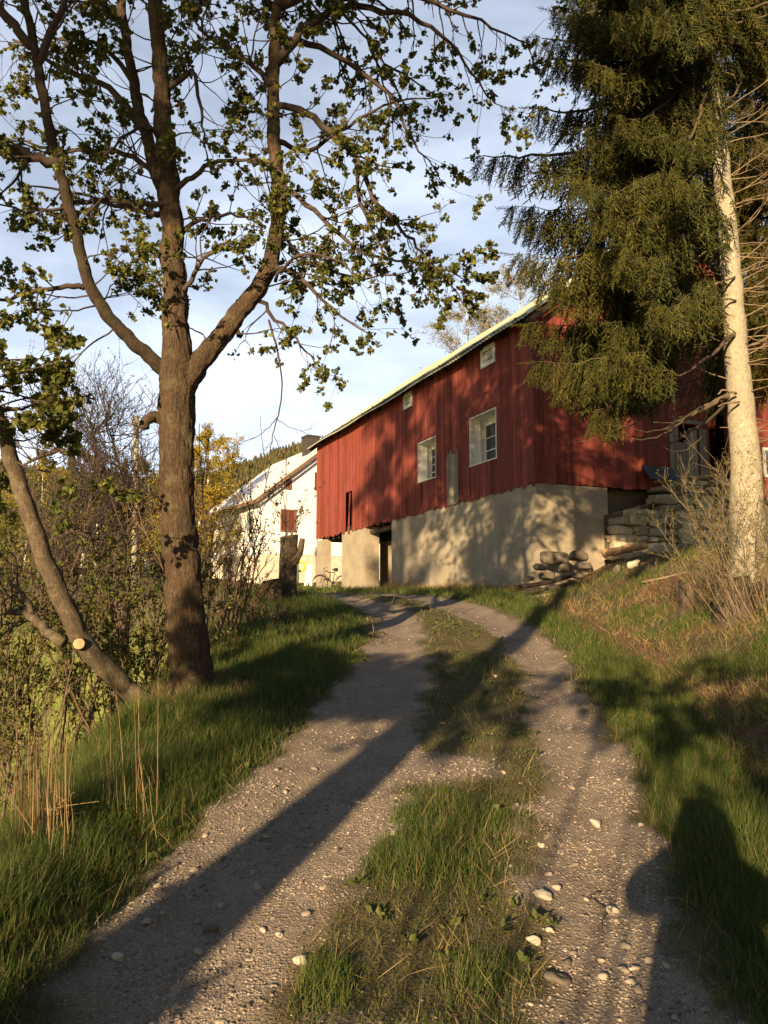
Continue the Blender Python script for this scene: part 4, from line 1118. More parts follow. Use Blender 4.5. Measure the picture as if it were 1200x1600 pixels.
st = MB(); st.tube([c + [0, .16, .0], c - d * -.02], [.058, .052], 14, .0, cap=False); sb_ = obj('stub', st, M_GREYBARK, lean)
st = MB(); st.tube([c + d * .018, c + d * .021], [.046, .040], 18, .06); obj('cut_face', st, M_CUTWOOD, sb_)
an = []; lb = MB()
for px, py in ((10, 640), (30, 636), (50, 632), (5, 600), (25, 590), (40, 575), (-10, 620), (0, 570)):
    for _ in range(2): twig(lb, an, at(px, py, 6.3), rng.normal(size=3) + [.5, 0, .2], rng.uniform(.1, .3), .004, 1, 0, .3, (1, 2))
for _ in range(18):
    j = rng.integers(len(P) - 22, len(P) - 1); twig(lb, an, P[j, :3], rng.normal(size=3) + [0, 0, .3], rng.uniform(.4, .9), .01, 2, 0, .3, (2, 4))
for _ in range(16):
    twig(lb, [], at(rng.uniform(0, 70), rng.uniform(930, 985), 6.9), rng.normal(size=3) + [-.6, 0, .3], rng.uniform(.3, .7), .008, 2, 0, .3, (2, 4))
obj('branches', lb, M_TWIG, lean)
lf = MB(); clusters(lf, an, (4, 8), .04, .075, MAPLE_V, MAPLE_F, .05, .5); obj('crown', lf, M_MAPLELEAF, lean)

# ------------------------------------------------------------------ old fruit tree and thicket
def base_at(px, Y):
    x = (px - 600) / F * Y; return np.array([x, Y, Hs(x, Y)])
ob = base_at(195, 11.2)
old = thing('fruit_tree', 'old crooked fruit tree with dark arching limbs and purplish bare twigs', 'tree', tuple(ob))
mb = MB(); P = smooth_path(np.array([[*(ob + [0, 0, -.2]), .16], [*(ob + [0, 0, .8]), .13], [*at(190, 900, 11.2), .11], [*at(186, 840, 11.2), .105], [*at(178, 790, 11.2), .09], [*at(165, 750, 11.1), .075], [*at(140, 716, 11.0), .06], [*at(110, 706, 10.9), .05], [*at(75, 708, 10.8), .035], [*at(40, 725, 10.7), .015]]), 4, .015)
mb.tube(P[:, :3], P[:, 3], 10, .07)
OL = [[(188, 850, 11.2, .075), (160, 842, 11, .065), (130, 832, 10.9, .06), (103, 835, 10.8, .045), (80, 850, 10.7, .02)],
      [(175, 790, 11.2, .04), (150, 778, 11, .035), (125, 782, 10.9, .025), (95, 800, 10.8, .01)],
      [(190, 900, 11.2, .06), (160, 895, 11, .05), (125, 893, 10.8, .045), (95, 900, 10.6, .03), (70, 915, 10.5, .012)],
      [(120, 893, 10.8, .04), (116, 930, 10.7, .03), (112, 965, 10.6, .02)],
      [(192, 830, 11.2, .05), (205, 790, 11.3, .04), (196, 760, 11.3, .03), (185, 720, 11.4, .02), (170, 670, 11.4, .008)],
      [(195, 840, 11.2, .035), (215, 800, 11.1, .025), (232, 760, 11, .012)],
      [(165, 750, 11.1, .04), (150, 700, 11.2, .03), (140, 655, 11.3, .015)]]
an = []; OP = [P]
for L in OL: Q = px_limb(L, 4, .012); mb.tube(Q[:, :3], Q[:, 3], 8, .07); OP.append(Q)
obj('trunk', mb, M_STUMPBARK, old)
tb = MB()
for Q in OP:
    n = int(len(Q) * 1.5)
    for i in range(n):
        j = rng.integers(min(4, len(Q) - 2), len(Q) - 1)
        if Q[j, 2] < ob[2] + 1.6: continue
        az = rng.uniform(0, 6.28); twig(tb, an, Q[j, :3], np.array([math.cos(az) * .8, math.sin(az) * .8, rng.uniform(-.1, 1.1)]), rng.uniform(.5, 1.2), .010, 2, .5, .3, (4, 6), .09, .8, 4, .5)
obj('twigs', tb, simple("purplish_twigs", (.085, .06, .06), .9, (.05, .035, .035), 14, bs=0), old)
lf = MB(); clusters(lf, an, (1, 3), .018, .034, OVAL_V, OVAL_F, .02, 0, 0, .5); obj('crown', lf, M_BUSHLEAF, old)

def shrub(px, Y, top_py, width, nst, label, leafm, twigm, ls=(.03, .055), leafn=(5, 12), name='shrub', nchild=(4, 7), frac=1.0, upd=.6, group=None, r0=.014, depth=2, base=None, cat='shrub', tilt=.6):
    b = base_at(px, Y) if base is None else np.array(base, float)
    top = at(px, top_py, Y)[2]; hgt = top - b[2]
    root = thing(name, label, cat, tuple(b), 0, group)
    mb = MB(); an = []
    for i in range(nst):
        az = rng.uniform(0, 2 * math.pi); rr = rng.random() ** .5
        p = b + np.array([math.cos(az) * width * .2 * rr, math.sin(az) * width * .2 * rr, -.08])
        d = np.array([math.cos(az) * tilt * rr, math.sin(az) * tilt * rr, 1.0])
        twig(mb, an, p, d, hgt * rng.uniform(.7, 1.02), r0, depth, upd, .14, nchild, .13, .7, 5, .36, True)
    obj('stem', mb, twigm, root)
    lf = MB(); clusters(lf, an, leafn, ls[0], ls[1], OVAL_V, OVAL_F, .05, .1, 0, frac); obj('foliage', lf, leafm, root)
    return root
M_WARMTWIG = simple("warm_brown_twig", (.17, .115, .075), .9, (.09, .06, .04), 14, bs=0)
GRP = 'shrubs of the thicket below the track'
shrub(35, 8.6, 900, 2.2, 12, 'dense olive leaved shrub at the far left below the leaning trunk', M_BUSHLEAF, M_WARMTWIG, group=GRP)
shrub(120, 9.8, 880, 2.4, 12, 'leafy shrub between the leaning trunk and the fruit tree', M_BUSHLEAF, M_WARMTWIG, group=GRP)
shrub(215, 8.9, 900, 2.0, 13, 'dark leafy shrub pressed against the left side of the maple trunk', M_BUSHLEAF, M_WARMTWIG, group=GRP)
shrub(20, 12.5, 800, 3.0, 9, 'tangled twiggy brown shrub behind the leaning trunk at the left edge', M_REDLEAF, M_WARMTWIG, (.025, .045), (2, 5), group=GRP, frac=.7)
shrub(95, 14, 790, 3.0, 9, 'brownish shrub with few leaves under the arching fruit tree limb', M_REDLEAF, M_WARMTWIG, (.025, .045), (2, 5), group=GRP, frac=.7)
shrub(228, 13, 790, 2.2, 7, 'tall slim stemmed shrub seen just left of the maple trunk', M_BUSHLEAF, M_WARMTWIG, (.02, .04), (1, 4), group=GRP, frac=.7)
shrub(340, 10.4, 745, 1.2, 8, 'thin stemmed shrub with reddish young leaves right of the maple trunk', M_REDLEAF, M_WARMTWIG, (.022, .045), (2, 5), name='shrub', upd=.8, tilt=.35)
shrub(372, 12.5, 860, 1.2, 7, 'low reddish shrub in front of the farmhouse corner', M_REDLEAF, M_WARMTWIG, (.02, .04), (2, 4))
shrub(355, 17, 850, 2.6, 11, 'green leaved low shrub behind the reddish shrub at the yard edge', M_BUSHLEAF, M_WARMTWIG, (.03, .05), (2, 5))
shrub(300, 10.0, 640, .9, 3, 'nearly bare tall shoots rising right behind the maple trunk', M_BUSHLEAF, M_WARMTWIG, (.015, .03), (1, 2), name='sapling', nchild=(2, 3), frac=.4, depth=1, base=base_at(322, 10), tilt=.2)
shrub(240, 10.6, 655, .9, 4, 'slender bare saplings left of the maple trunk knob', M_BUSHLEAF, M_WARMTWIG, (.015, .03), (1, 2), name='sapling', nchild=(2, 4), frac=.4, depth=1, tilt=.25)
# brushwood on the verge behind the grass
shrub(400, 12.0, 935, 1.6, 22, 'dark dry brushwood on the verge left of the stumps', M_REDLEAF, M_WARMTWIG, (.015, .03), (0, 1), name='brushwood', frac=.2, nchild=(4, 6), tilt=1.4)
shrub(350, 10.0, 985, 1.3, 18, 'dark dry brushwood right behind the maple base', M_REDLEAF, M_WARMTWIG, (.015, .03), (0, 1), name='brushwood', frac=.2, nchild=(4, 6), tilt=1.4)
# right bank
shrub(1150, 9.2, 790, 1.0, 20, 'tangled dry shrub with tiny green leaves in front of the pale spruce trunk', M_BUSHLEAF, M_DEADTWIG, (.014, .028), (1, 4), frac=.6, tilt=.9, r0=.0042, nchild=(5, 8))
shrub(1200, 8.6, 715, 1.2, 20, 'twiggy shrub with small leaves at the right edge of the bank', M_BUSHLEAF, M_DEADTWIG, (.014, .028), (1, 4), frac=.6, tilt=.9, r0=.0042, nchild=(5, 8))
shrub(1085, 11.5, 865, 1.3, 8, 'low dry twiggy shrub left of the spruce foot', M_BUSHLEAF, M_DEADTWIG, (.012, .02), (1, 2), frac=.2, tilt=1.1, r0=.003, nchild=(5, 8))
# shoots on the pollard
mb = MB(); an = []
for i, (px, py) in enumerate(((447, 690), (440, 745), (418, 770), (425, 790), (478, 775), (470, 800), (486, 790))):
    tgt = at(px, py, 15.5); s0 = snag_top + np.array([rng.uniform(-.1, .15), 0, -.05]); mid = s0 * .45 + tgt * .55 + np.array([0, 0, -.03]); P = smooth_path(np.array([s0, mid, tgt]), 5, .008); mb.tube(P, np.linspace(.011, .004, len(P)), 5)
    for _ in range(5): j = rng.integers(3, len(P)); twig(mb, an, P[j], rng.normal(size=3) * .7 + [0, 0, .4], rng.uniform(.1, .35), .004, 1, .2, .3, (1, 2))
obj('shoots', mb, M_TWIG, snag)
lf = MB(); clusters(lf, an, (2, 4), .04, .075, OVAL_V, OVAL_F, .03, .2, 0, .8); obj('shoot_leaves', lf, M_REDLEAF, snag)

# ------------------------------------------------------------------ spruces
def spray_template(seed, ntw=23):
    g = np.random.default_rng(seed); V = []; F3 = []; F4 = []; n = 0
    def spindle(p, d, L, r, spikes):
        nonlocal n
        d = d / np.linalg.norm(d); a = np.cross(d, [0.3, 1, .2]); a /= np.linalg.norm(a); b = np.cross(d, a)
        for t, rr in ((0, .6), (.55, 1.0)):
            for k in range(3):
                th = k * 2.094; V.append(p + d * L * t + (a * math.cos(th) + b * math.sin(th)) * r * rr)
        V.append(p + d * L)
        for k in range(3): F4.append([n + k, n + (k + 1) % 3, n + 3 + (k + 1) % 3, n + 3 + k]); F3.append([n + 3 + k, n + 3 + (k + 1) % 3, n + 6])
        n += 7
        for s_ in range(spikes):
            t = g.uniform(.05, 1); th = g.uniform(0, 6.28); o = a * math.cos(th) + b * math.sin(th); q = p + d * L * t; w_ = np.cross(d, o) * .008
            V.extend([q + w_ * .8, q - w_ * .8, q + o * .034 + d * .036]); F3.append([n, n + 1, n + 2]); n += 3
    axis = lambda t: np.array([.10 * math.sin(t * 2 + seed), .05 * t, -t])
    for i in range(6): a0, a1 = axis(i / 6), axis((i + 1) / 6); spindle(a0, a1 - a0, np.linalg.norm(a1 - a0) * 1.1, .016, 4)
    for i in range(ntw):
        t = (i + .5) / ntw; sd = 1 if i % 2 else -1
        d = np.array([sd * g.uniform(.5, 1.0), g.normal() * .35, -g.uniform(.6, 1.2)]); spindle(axis(t), d, g.uniform(.10, .32) * (1.15 - .6 * t), .0125, 7)
    return np.array(V), [np.array(F4), np.array(F3)]
SPR = [spray_template(i) for i in range(3)]
def sprays(mb, P, D, S):
    n = len(P); M = frames(-D) * S[:, None, None]
    # template hangs along -z: z row must be -D
    t = rng.integers(0, 3, n)
    for k in range(3):
        sel = t == k
        if sel.any(): mb.inst(SPR[k][0], SPR[k][1], M[sel], P[sel])
def keep_spray(p, L):
    d = p - EYE; yc = d[1] * math.cos(PITCH) + d[2] * math.sin(PITCH); px = 600 + F * d[0] / yc; py = 800 - F * (d[2] * math.cos(PITCH) - d[1] * math.sin(PITCH)) / yc
    bot = py + L * .9 * F / yc
    lim = np.interp(py, [60, 118, 300, 420, 520, 640], [1300, 1095, 1092, 1080, 1062, 1050]) + 34 * math.sin(py * .045) + rng.normal() * 16
    low = np.interp(px, [800, 880, 920, 960, 1000, 1050, 1090], [600, 660, 725, 715, 670, 640, 560])
    return px < lim and bot < low
def spruce_limb(wood, P4, PP, DD, SS, dens=.05, smin=.22, smax=.55, start=.25, hang=1.0, w0=0.0):
    P = smooth_path(P4, 5, .012); i0 = int(w0 * len(P)); wood.tube(P[i0:, :3], P[i0:, 3] * (1 - .55 * (w0 > 0)), 6, .08)
    seg = np.linalg.norm(np.diff(P[:, :3], axis=0), axis=1); cum = np.concatenate([[0], np.cumsum(seg)]); tot = cum[-1]; s_ = tot * start
    while s_ < tot:
        j = np.searchsorted(cum, s_) - 1; j = max(0, min(j, len(P) - 2)); f = (s_ - cum[j]) / max(seg[j], 1e-6); p = P[j, :3] + (P[j + 1, :3] - P[j, :3]) * f; d = (P[j + 1, :3] - P[j, :3]) / max(seg[j], 1e-6)
        side = np.cross(d, [0, 0, 1.0]); side /= np.linalg.norm(side) + 1e-9; sg = rng.choice([-1, 1])
        t = s_ / tot; sc = smin + (smax - smin) * math.sin(min(1, t * 1.05) * math.pi * .86 + .25) * rng.uniform(.65, 1.15)
        # short carrying branchlet then hanging curtain
        off = side * sg * rng.uniform(0, .32) * (1.1 - t) + d * rng.uniform(0, .08)
        PP.append(p + off); DD.append(np.array([0, 0, -hang]) + off * 1.2 + d * .35 + rng.normal(size=3) * .12); SS.append(sc)
        s_ += dens * rng.uniform(.6, 1.4)
    PP.append(P[-1, :3]); DD.append(P[-1, :3] - P[-3, :3] + np.array([0, 0, -.03])); SS.append(.26)
sp_b = base_at(1172, 10.0)
spruce = thing('spruce_tree', 'tall spruce with a pale bare lower trunk and drooping boughs to the left', 'tree', tuple(sp_b))
TP = np.array([1, 1, 1, .88]) * smooth_path(np.array([[sp_b[0] + .02, 10.0, sp_b[2] - .25, .34], [sp_b[0], 10.0, sp_b[2] + .1, .27], [*at(1168, 800, 10), .232], [*at(1163, 700, 10), .205], [*at(1152, 560, 10), .168], [*at(1140, 400, 10), .142], [*at(1126, 250, 10), .122], [*at(1110, 120, 10), .10], [*at(1098, 0, 10), .09], [*at(1070, -250, 10), .07], [*at(1040, -550, 10), .04], [*at(1020, -780, 10), .01]]), 6, .006)
mb = MB(); bark_tube(mb, TP, 56, .03, .0025, .012); obj('trunk', mb, M_SPRUCEBARK, spruce)
def trunk_at(py):
    z = at(1140, py, 10)[2]; return np.array([np.interp(z, TP[:, 2], TP[:, 0]), 10.0, z])
wood = MB(); PP, DD, SS = [], [], []
TIPS = [(755, 243, 8.6, 190), (806, 322, 9.3, 285), (815, 345, 9.8, 300), (806, 397, 8.9, 355), (838, 170, 9.0, 120), (856, 92, 8.8, 50), (846, 60, 9.5, 20), (868, 15, 9, -30), (826, 505, 9.6, 440), (840, 565, 9.2, 500), (850, 440, 9.0, 400), (905, 690, 9.2, 560), (930, 640, 8.6, 540), (985, 690, 8.6, 590), (1020, 660, 8.2, 590), (880, 600, 10.4, 520), (960, 715, 10.2, 600), (870, 530, 11, 450)]
for (px, py, Y, rpy) in TIPS:
    a = trunk_at(rpy); t = at(px, py, Y); Lh = t - a
    m1 = a + Lh * .35 + np.array([0, 0, -.08]); m2 = a + Lh * .75 + np.array([0, 0, -.16 + .03]); 
    spruce_limb(wood, np.array([[*a, .034], [*m1, .026], [*m2, .017], [*t, .006]]), PP, DD, SS, .026, .25, .72 if py > 150 else .55, .14, 1.0, .45 if rpy > 480 else (.2 if rpy > 250 else 0))
for i in range(120):
    rpy = rng.uniform(-260, 620); a = trunk_at(rpy)
    pxl = np.interp(rpy, [-260, 0, 150, 620], [900, 880, 880, 955])
    px = rng.uniform(pxl, 1085 if rpy < 470 else 1060); Y = rng.uniform(7.3, 12.2); py = rpy + rng.uniform(20, 110); py = min(py, 700)
    t = at(px, py, Y); Lh = t - a; sag = np.array([0, 0, -.12 * np.linalg.norm(Lh) * .5])
    spruce_limb(wood, np.array([[*a, .028], [*(a + Lh * .4 + sag * .8), .021], [*(a + Lh * .78 + sag), .013], [*t, .005]]), PP, DD, SS, .036, .26, .66, .12, 1.0, .45 if (rpy > 120 and rng.random() < .85) else 0.0)
for i in range(30):   # higher and right-hand boughs
    rpy = rng.uniform(-700, 40) if i < 20 else rng.uniform(-100, 90); a = trunk_at(rpy); az = rng.uniform(-1.6, 1.6); Lb = rng.uniform(1.2, 2.4) * (1 if rpy > -400 else .6)
    t = a + np.array([math.cos(az) * Lb, math.sin(az) * Lb, -.25 * Lb]); Lh = t - a
    spruce_limb(wood, np.array([[*a, .025], [*(a + Lh * .5 + [0, 0, -.05]), .016], [*t, .005]]), PP, DD, SS, .06, .22, .55, .15)
for i in range(40):   # boughs high above the frame
    rpy = rng.uniform(-760, -150); a = trunk_at(rpy); az = rng.uniform(1.5, 4.7); Lb = np.interp(rpy, [-760, -150], [.5, 2.6]) * rng.uniform(.7, 1.1)
    t = a + np.array([math.cos(az) * Lb, math.sin(az) * Lb, -.2 * Lb]); Lh = t - a
    spruce_limb(wood, np.array([[*a, .025], [*(a + Lh * .5 + [0, 0, -.05]), .016], [*t, .005]]), PP, DD, SS, .08, .22, .5, .15)
obj('boughs', wood, M_BOUGH, spruce)
kk = [i for i in range(len(PP)) if keep_spray(PP[i], SS[i])]; PP, DD, SS = [PP[i] for i in kk], [DD[i] for i in kk], [SS[i] for i in kk]
cr_ = MB(); sprays(cr_, np.array(PP), np.array(DD), np.array(SS)); print('sprays', len(PP))
obj('crown', cr_, M_SPRUCE, spruce)
dt = MB(); dm = []
for i in range(70):
    rpy = rng.uniform(150, 740); a = trunk_at(rpy)
    sd = 1 if rng.random() < .72 else -1
    L_ = rng.uniform(.5, 1.5) if rpy < 600 else rng.uniform(.1, .35)
    if sd < 0: L_ *= .55
    d = np.array([sd * rng.uniform(.5, 1), rng.uniform(-1, .5), rng.uniform(-.15, .45)]); d /= np.linalg.norm(d)
    rt_ = np.interp(a[2], TP[:, 2], TP[:, 3])
    twig(dt, dm, a + d * rt_ * .8, d, L_, .010 if L_ > .4 else .009, 2 if L_ > .5 else 0, .05, .2 if L_ > .4 else .08, (3, 5), .1, .8, 4, .45)
for L in ([(1148, 433, 9.85, .016), (1110, 447, 9.6, .014), (1080, 460, 9.4, .012), (1030, 478, 9.2, .006)], [(1135, 383, 9.9, .014), (1100, 395, 9.7, .01), (1085, 410, 9.6, .006)], [(1150, 470, 9.85, .014), (1115, 465, 9.7, .01), (1090, 480, 9.6, .006)], [(1150, 615, 9.8, .018), (1132, 609, 9.7, .013), (1122, 616, 9.65, .008)], [(1155, 628, 9.8, .016), (1135, 630, 9.7, .011), (1122, 635, 9.6, .006)]):
    Q = px_limb(L, 4, .006); dt.tube(Q[:, :3], Q[:, 3], 6, .08)
obj('dead_branches', dt, M_DEADTWIG, spruce)
# spruce behind on the right, mostly outside the frame
s2 = base_at(1300, 12.5)
spruce2 = thing('spruce_tree', 'spruce coloured sunlit olive green at the right edge behind the pale trunk', 'tree', tuple(s2))
mb = MB(); P = smooth_path(np.array([[*s2 - [0, 0, .3], .25], [*(s2 + [0, 0, 4]), .18], [*(s2 + [-.1, 0, 9]), .1], [*(s2 + [-.1, 0, 13]), .02]]), 6); mb.tube(P[:, :3], P[:, 3], 12, .05); obj('trunk', mb, M_SPRUCEBARK, spruce2)
wood = MB(); PP, DD, SS = [], [], []
for i in range(190):
    z = rng.uniform(s2[2] + 3.2, s2[2] + 11.5); a = np.array([s2[0] - .05, s2[1], z]); az = rng.uniform(2.3, 4.5); Lb = np.interp(z - s2[2], [3, 6, 12], [2.6, 3.0, 1.3]) * rng.uniform(.6, 1)
    t = a + np.array([math.cos(az) * Lb, math.sin(az) * Lb, -.3 * Lb]); Lh = t - a
    spruce_limb(wood, np.array([[*a, .025], [*(a + Lh * .5 + [0, 0, -.06]), .016], [*t, .005]]), PP, DD, SS, .07, .22, .5, .2)
obj('boughs', wood, M_BOUGH, spruce2)
cr_ = MB(); sprays(cr_, np.array(PP), np.array(DD), np.array(SS)); obj('crown', cr_, leafmat('sunlit_spruce_needles', [(.05, .06, .016), (.10, .105, .022), (.15, .14, .03), (.07, .08, .02)], .15, .6, .7), spruce2)  # lighter copy of the spruce needle colours, sunlight put into the tone

# ------------------------------------------------------------------ generic broadleaf trees
def broad_tree(b, hgt, crown0, rad, nl, label, leafm, barkm, ls, name='birch_tree', leafn=(3, 6), r0=.14, seg=.3, frac=1.0, depth=2, group=None, nch=(5, 8), leansx=0.0, parts=True):
    root = thing(name, label, 'tree', tuple(b), 0, group)
    mb = MB(); tb = MB(); an = []
    P = smooth_path(np.array([[*(b - [0, 0, .3]), r0 * 1.25], [*(b + [leansx * .3, 0, hgt * .3]), r0 * .9], [*(b + [leansx * .7, 0, hgt * .65]), r0 * .55], [*(b + [leansx, 0, hgt]), r0 * .08]]), 6, r0 * .12)
    mb.tube(P[:, :3], P[:, 3], 10, .05); obj('trunk', mb, barkm, root)
    for i in range(nl):
        z = crown0 + (hgt - crown0) * (i + rng.random()) / nl; j = int(np.clip(np.searchsorted(P[:, 2], b[2] + z), 1, len(P) - 2))
        az = rng.uniform(0, 6.28); t = (z - crown0) / (hgt - crown0); Lb = rad * (math.sin(max(.12, min(.95, 1 - t)) * math.pi) * .55 + .5 * (1 - t) + .12) * rng.uniform(.7, 1.1)
        twig(tb, an, P[j, :3], np.array([math.cos(az), math.sin(az), rng.uniform(.2, .9)]), Lb, r0 * .22 * (1.1 - t), depth, .2, .2, nch, seg, .8, 5, .42, True)
    obj('limbs', tb, M_TWIG, root)
    lf = MB(); clusters(lf, an, leafn, ls[0], ls[1], OVAL_V, OVAL_F, ls[1] * 1.5, .2, 0, frac); obj('crown', lf, leafm, root)
    return root
M_BIRCH = barkmat("pale_birch_bark", (.42, .40, .35), (.6, .57, .5), (.3, .27, .22), 5, .4, None, (1, 1, 2))
b = base_at(322, 46); top = at(322, 685, 46)[2]
broad_tree(b, top - b[2], 1.0, 2.9, 34, 'golden green young birch standing left of the farmhouse', M_GOLDLEAF, M_BIRCH, (.09, .15), leafn=(3, 6), seg=.35)
b = base_at(292, 44); top = at(292, 705, 44)[2]
broad_tree(b, top - b[2], .8, 2.4, 26, 'shorter golden green tree touching the maple trunk outline on its right', M_GOLDLEAF, M_BIRCH, (.09, .14), leafn=(3, 6), seg=.35)
for px, tp, Y, rad, lab in ((735, 478, 55, 4.0, 'pale budding tree rising behind the barn roof, the lower one'), (822, 418, 56, 4.4, 'pale yellowish tree behind the barn roof, the taller one beside the spruce')):
    b = base_at(px, Y); top = at(px, tp, Y)[2]
    broad_tree(b, top - b[2], (top - b[2]) * .3, rad, 44, lab, M_PALELEAF, M_BIRCH, (.09, .16), leafn=(2, 4), seg=.4, r0=.2, nch=(6, 9))
# trees along the far edge of the field
ft = [(60, 720, 62, 'g'), (105, 700, 70, 'c'), (20, 740, 64, 'c'), (150, 735, 66, 'g'), (190, 712, 72, 'c'), (228, 722, 60, 'g'), (262, 735, 75, 'c'), (310, 742, 58, 'g'), (-30, 720, 66, 'g'), (130, 760, 50, 'g'), (215, 775, 52, 'g'), (40, 790, 48, 'g')]
def conifer_template(tiers=9, k=9, seed=0, jag=.35):
    g = np.random.default_rng(seed); V = []; Fs = []; n = 0
    for t in range(tiers):
        z0 = .08 + .9 * t / tiers; z1 = z0 + 1.7 / tiers; r = .2 * (1 - t / tiers) ** .85 + .012
        c = n; V.append([0, 0, min(z1, 1.0)]); n += 1
        m = 2 * k
        for i in range(m):
            th = i * 2 * math.pi / m + t; rr = r * (1 if i % 2 else 1 - jag) * g.uniform(.8, 1.15); V.append([rr * math.cos(th), rr * math.sin(th), z0 - (.02 if i % 2 else -.015)])
        for i in range(m): Fs.append([c, n + i, n + (i + 1) % m])
        n += m
    return np.array(V), [np.array(Fs)]
M_FARCON = leafmat("far_conifer_needles", [(.04, .05, .02), (.065, .07, .025), (.10, .09, .035)], .1, .7)
CT = [conifer_template(11, 9, i) for i in range(3)]
gn = {'g': ['broad hazel green tree beyond the field', 'bushy olive tree beyond the field', 'low bushy tree beyond the field', 'round light green tree beyond the field']}
for i, (px, tp, Y, kd) in enumerate(ft):
    b = base_at(px, Y); b[2] = Hs(b[0], b[1]); top = at(px, tp, Y)[2]; hh = top - b[2]
    where = ['at the far left edge', 'under the arching limb', 'beside the leaning trunk', 'seen through the fruit tree', 'by the utility pole', 'between the pole and the maple', 'touching the maple trunk on its left', 'right of the maple trunk', 'out past the left edge', 'low behind the fruit tree', 'low left of the maple', 'low behind the leaning trunk'][[2, 1, 0, 3, 4, 5, 6, 7, 8, 9, 10, 11][i]]
    if kd == 'g':
        broad_tree(b, hh, .8, hh * .3, 20, 'olive bushy tree beyond the field, ' + where, M_BUSHLEAF if i % 2 else M_GOLDLEAF, M_BIRCH, (.12, .22), 'bushy_tree', (3, 5), seg=.5, group='trees beyond the field')
    else:
        root = thing('conifer_tree', 'dark conifer beyond the field, ' + where, 'tree', tuple(b), 0, 'trees beyond the field')
        mb = MB(); mb.tube([b - [0, 0, .3], b + [0, 0, hh * .5], b + [0, 0, hh * .95]], [.2, .12, .02], 8); obj('trunk', mb, M_STUMPBARK, root)
        m2 = MB(); tv, tf = conifer_template(22, 14, i, .5); m2.inst(tv, tf, np.eye(3)[None] * hh, b[None]); obj('crown', m2, M_FARCON, root)
# utility pole
b = base_at(212, 30); t = at(213, 650, 30)
mb = MB(); mb.tube([b - [0, 0, .3], (b + t) / 2, t], [.13, .115, .1], 12, .01); mb.tube([t, t + [0, 0, .02]], [.1, .02], 12)
up_ = thing('utility_pole', 'pale wooden utility pole rising above the thicket left of the maple', 'pole', tuple(b)); obj('post', mb, M_SPRUCEBARK, up_)
mb = MB(); mb.tube([t + [-.14, -.1, -.35], t + [-.14, -.1, -.2]], [.03, .05], 8); mb.tube([t + [.14, -.1, -.35], t + [.14, -.1, -.2]], [.03, .05], 8); mb.box(t[0] - .2, t[0] + .2, t[1] - .12, t[1] - .08, t[2] - .42, t[2] - .34); obj('insulator', mb, simple("insulator", (.35, .33, .3), .4, bs=0), up_)

# ------------------------------------------------------------------ hill with forest
xs = np.linspace(-420, 520, 95); ys = np.linspace(120, 560, 45)
XX, YY = np.meshgrid(xs, ys)
def hill_h(x, y):
    pxx = 600 + F * x / y                     # ridge height follows the azimuth seen from the farm
    az = np.degrees(np.arctan2(x, y))
    ridge = np.interp(az, [-40, -26, -14, -9.5, -5, 5, 40], [52, 52, 50, 60, 68, 62, 60])
    d = np.hypot(x, y); return (ridge + (fbm(x * .012, y * .012, 8) - .5) * 10) * sstep(120, 360, d) + H(x, y) * sstep(360, 120, d) - 4 * sstep(130, 118, d)
ZZ = hill_h(XX.ravel(), YY.ravel()); 
mb = MB(); n = len(xs); ii, jj = np.meshgrid(np.arange(len(ys) - 1), np.arange(n - 1), indexing='ij')
mb.add(np.stack([XX.ravel(), YY.ravel(), ZZ], 1), [np.stack([ii * n + jj, ii * n + jj + 1, (ii + 1) * n + jj + 1, (ii + 1) * n + jj], -1).reshape(-1, 4)])
tag(obj('hill', mb, simple("forest_floor", (.07, .065, .03), .95, (.05, .05, .02), .1, bs=0)), kind='structure')
n = 9000; az = np.radians(rng.uniform(-30, 6, n)); d = np.sqrt(rng.uniform(135 ** 2, 375 ** 2, n)); X, Y = d * np.sin(az), d * np.cos(az); Zh = hill_h(X, Y)
hh = rng.uniform(5, 10, n) * np.interp(d, [130, 375], [.8, 1.0])
mb = MB()
for k in range(3):
    sel = np.arange(n) % 3 == k; tv, tf = conifer_template(5, 5, 20 + k)
    Ms = np.eye(3)[None] * hh[sel][:, None, None] * np.array([1.1, 1.1, 1])[None, :, None]; mb.inst(tv, tf, Ms, np.stack([X[sel], Y[sel], Zh[sel] - .3], 1))
tag(obj('forest', mb, leafmat("hill_forest", [(.05, .055, .022), (.08, .08, .03), (.13, .11, .04), (.06, .06, .025)], .1, .8)), 'conifer forest covering the hill behind the farm', 'forest', kind='stuff')

# ------------------------------------------------------------------ grass
def blade_template(seg=3, bend=.35):
    V = []; F4 = []; F3 = []
    for i in range(seg):
        t = i / seg; w_ = .5 * (1 - t * .75); V += [[-w_, bend * t * t, t], [w_, bend * t * t, t]]
    V.append([0, bend, .97]); V = np.array(V)
    for i in range(seg - 1): F4.append([2 * i, 2 * i + 1, 2 * i + 3, 2 * i + 2])
    F3.append([2 * seg - 2, 2 * seg - 1, 2 * seg])
    return V, [np.array(F4), np.array(F3)]
BL = [blade_template(3, b_) for b_ in (.15, .4, .8)]
BLF = [blade_template(2, b_) for b_ in (.2, .5, .8)]
def blades(mb, X, Y, hgt, wid, T, lean=.25):
    n = len(X); 
    if not n: return
    P = np.stack([X, Y, H(X, Y) - .005], 1); v = in_view(P + [0, 0, .1], 420); P = P[v]; hgt = np.broadcast_to(hgt, (n,))[v]; wid = np.broadcast_to(wid, (n,))[v]; n = len(P)
    D = rng.normal(size=(n, 3)) * lean; D[:, 2] = 1
    M = frames(D) * np.stack([wid, hgt, hgt], 1)[:, :, None]
    t = rng.integers(0, 3, n)
    for k in range(3): sel = t == k; mb.inst(T[k][0], T[k][1], M[sel], P[sel])
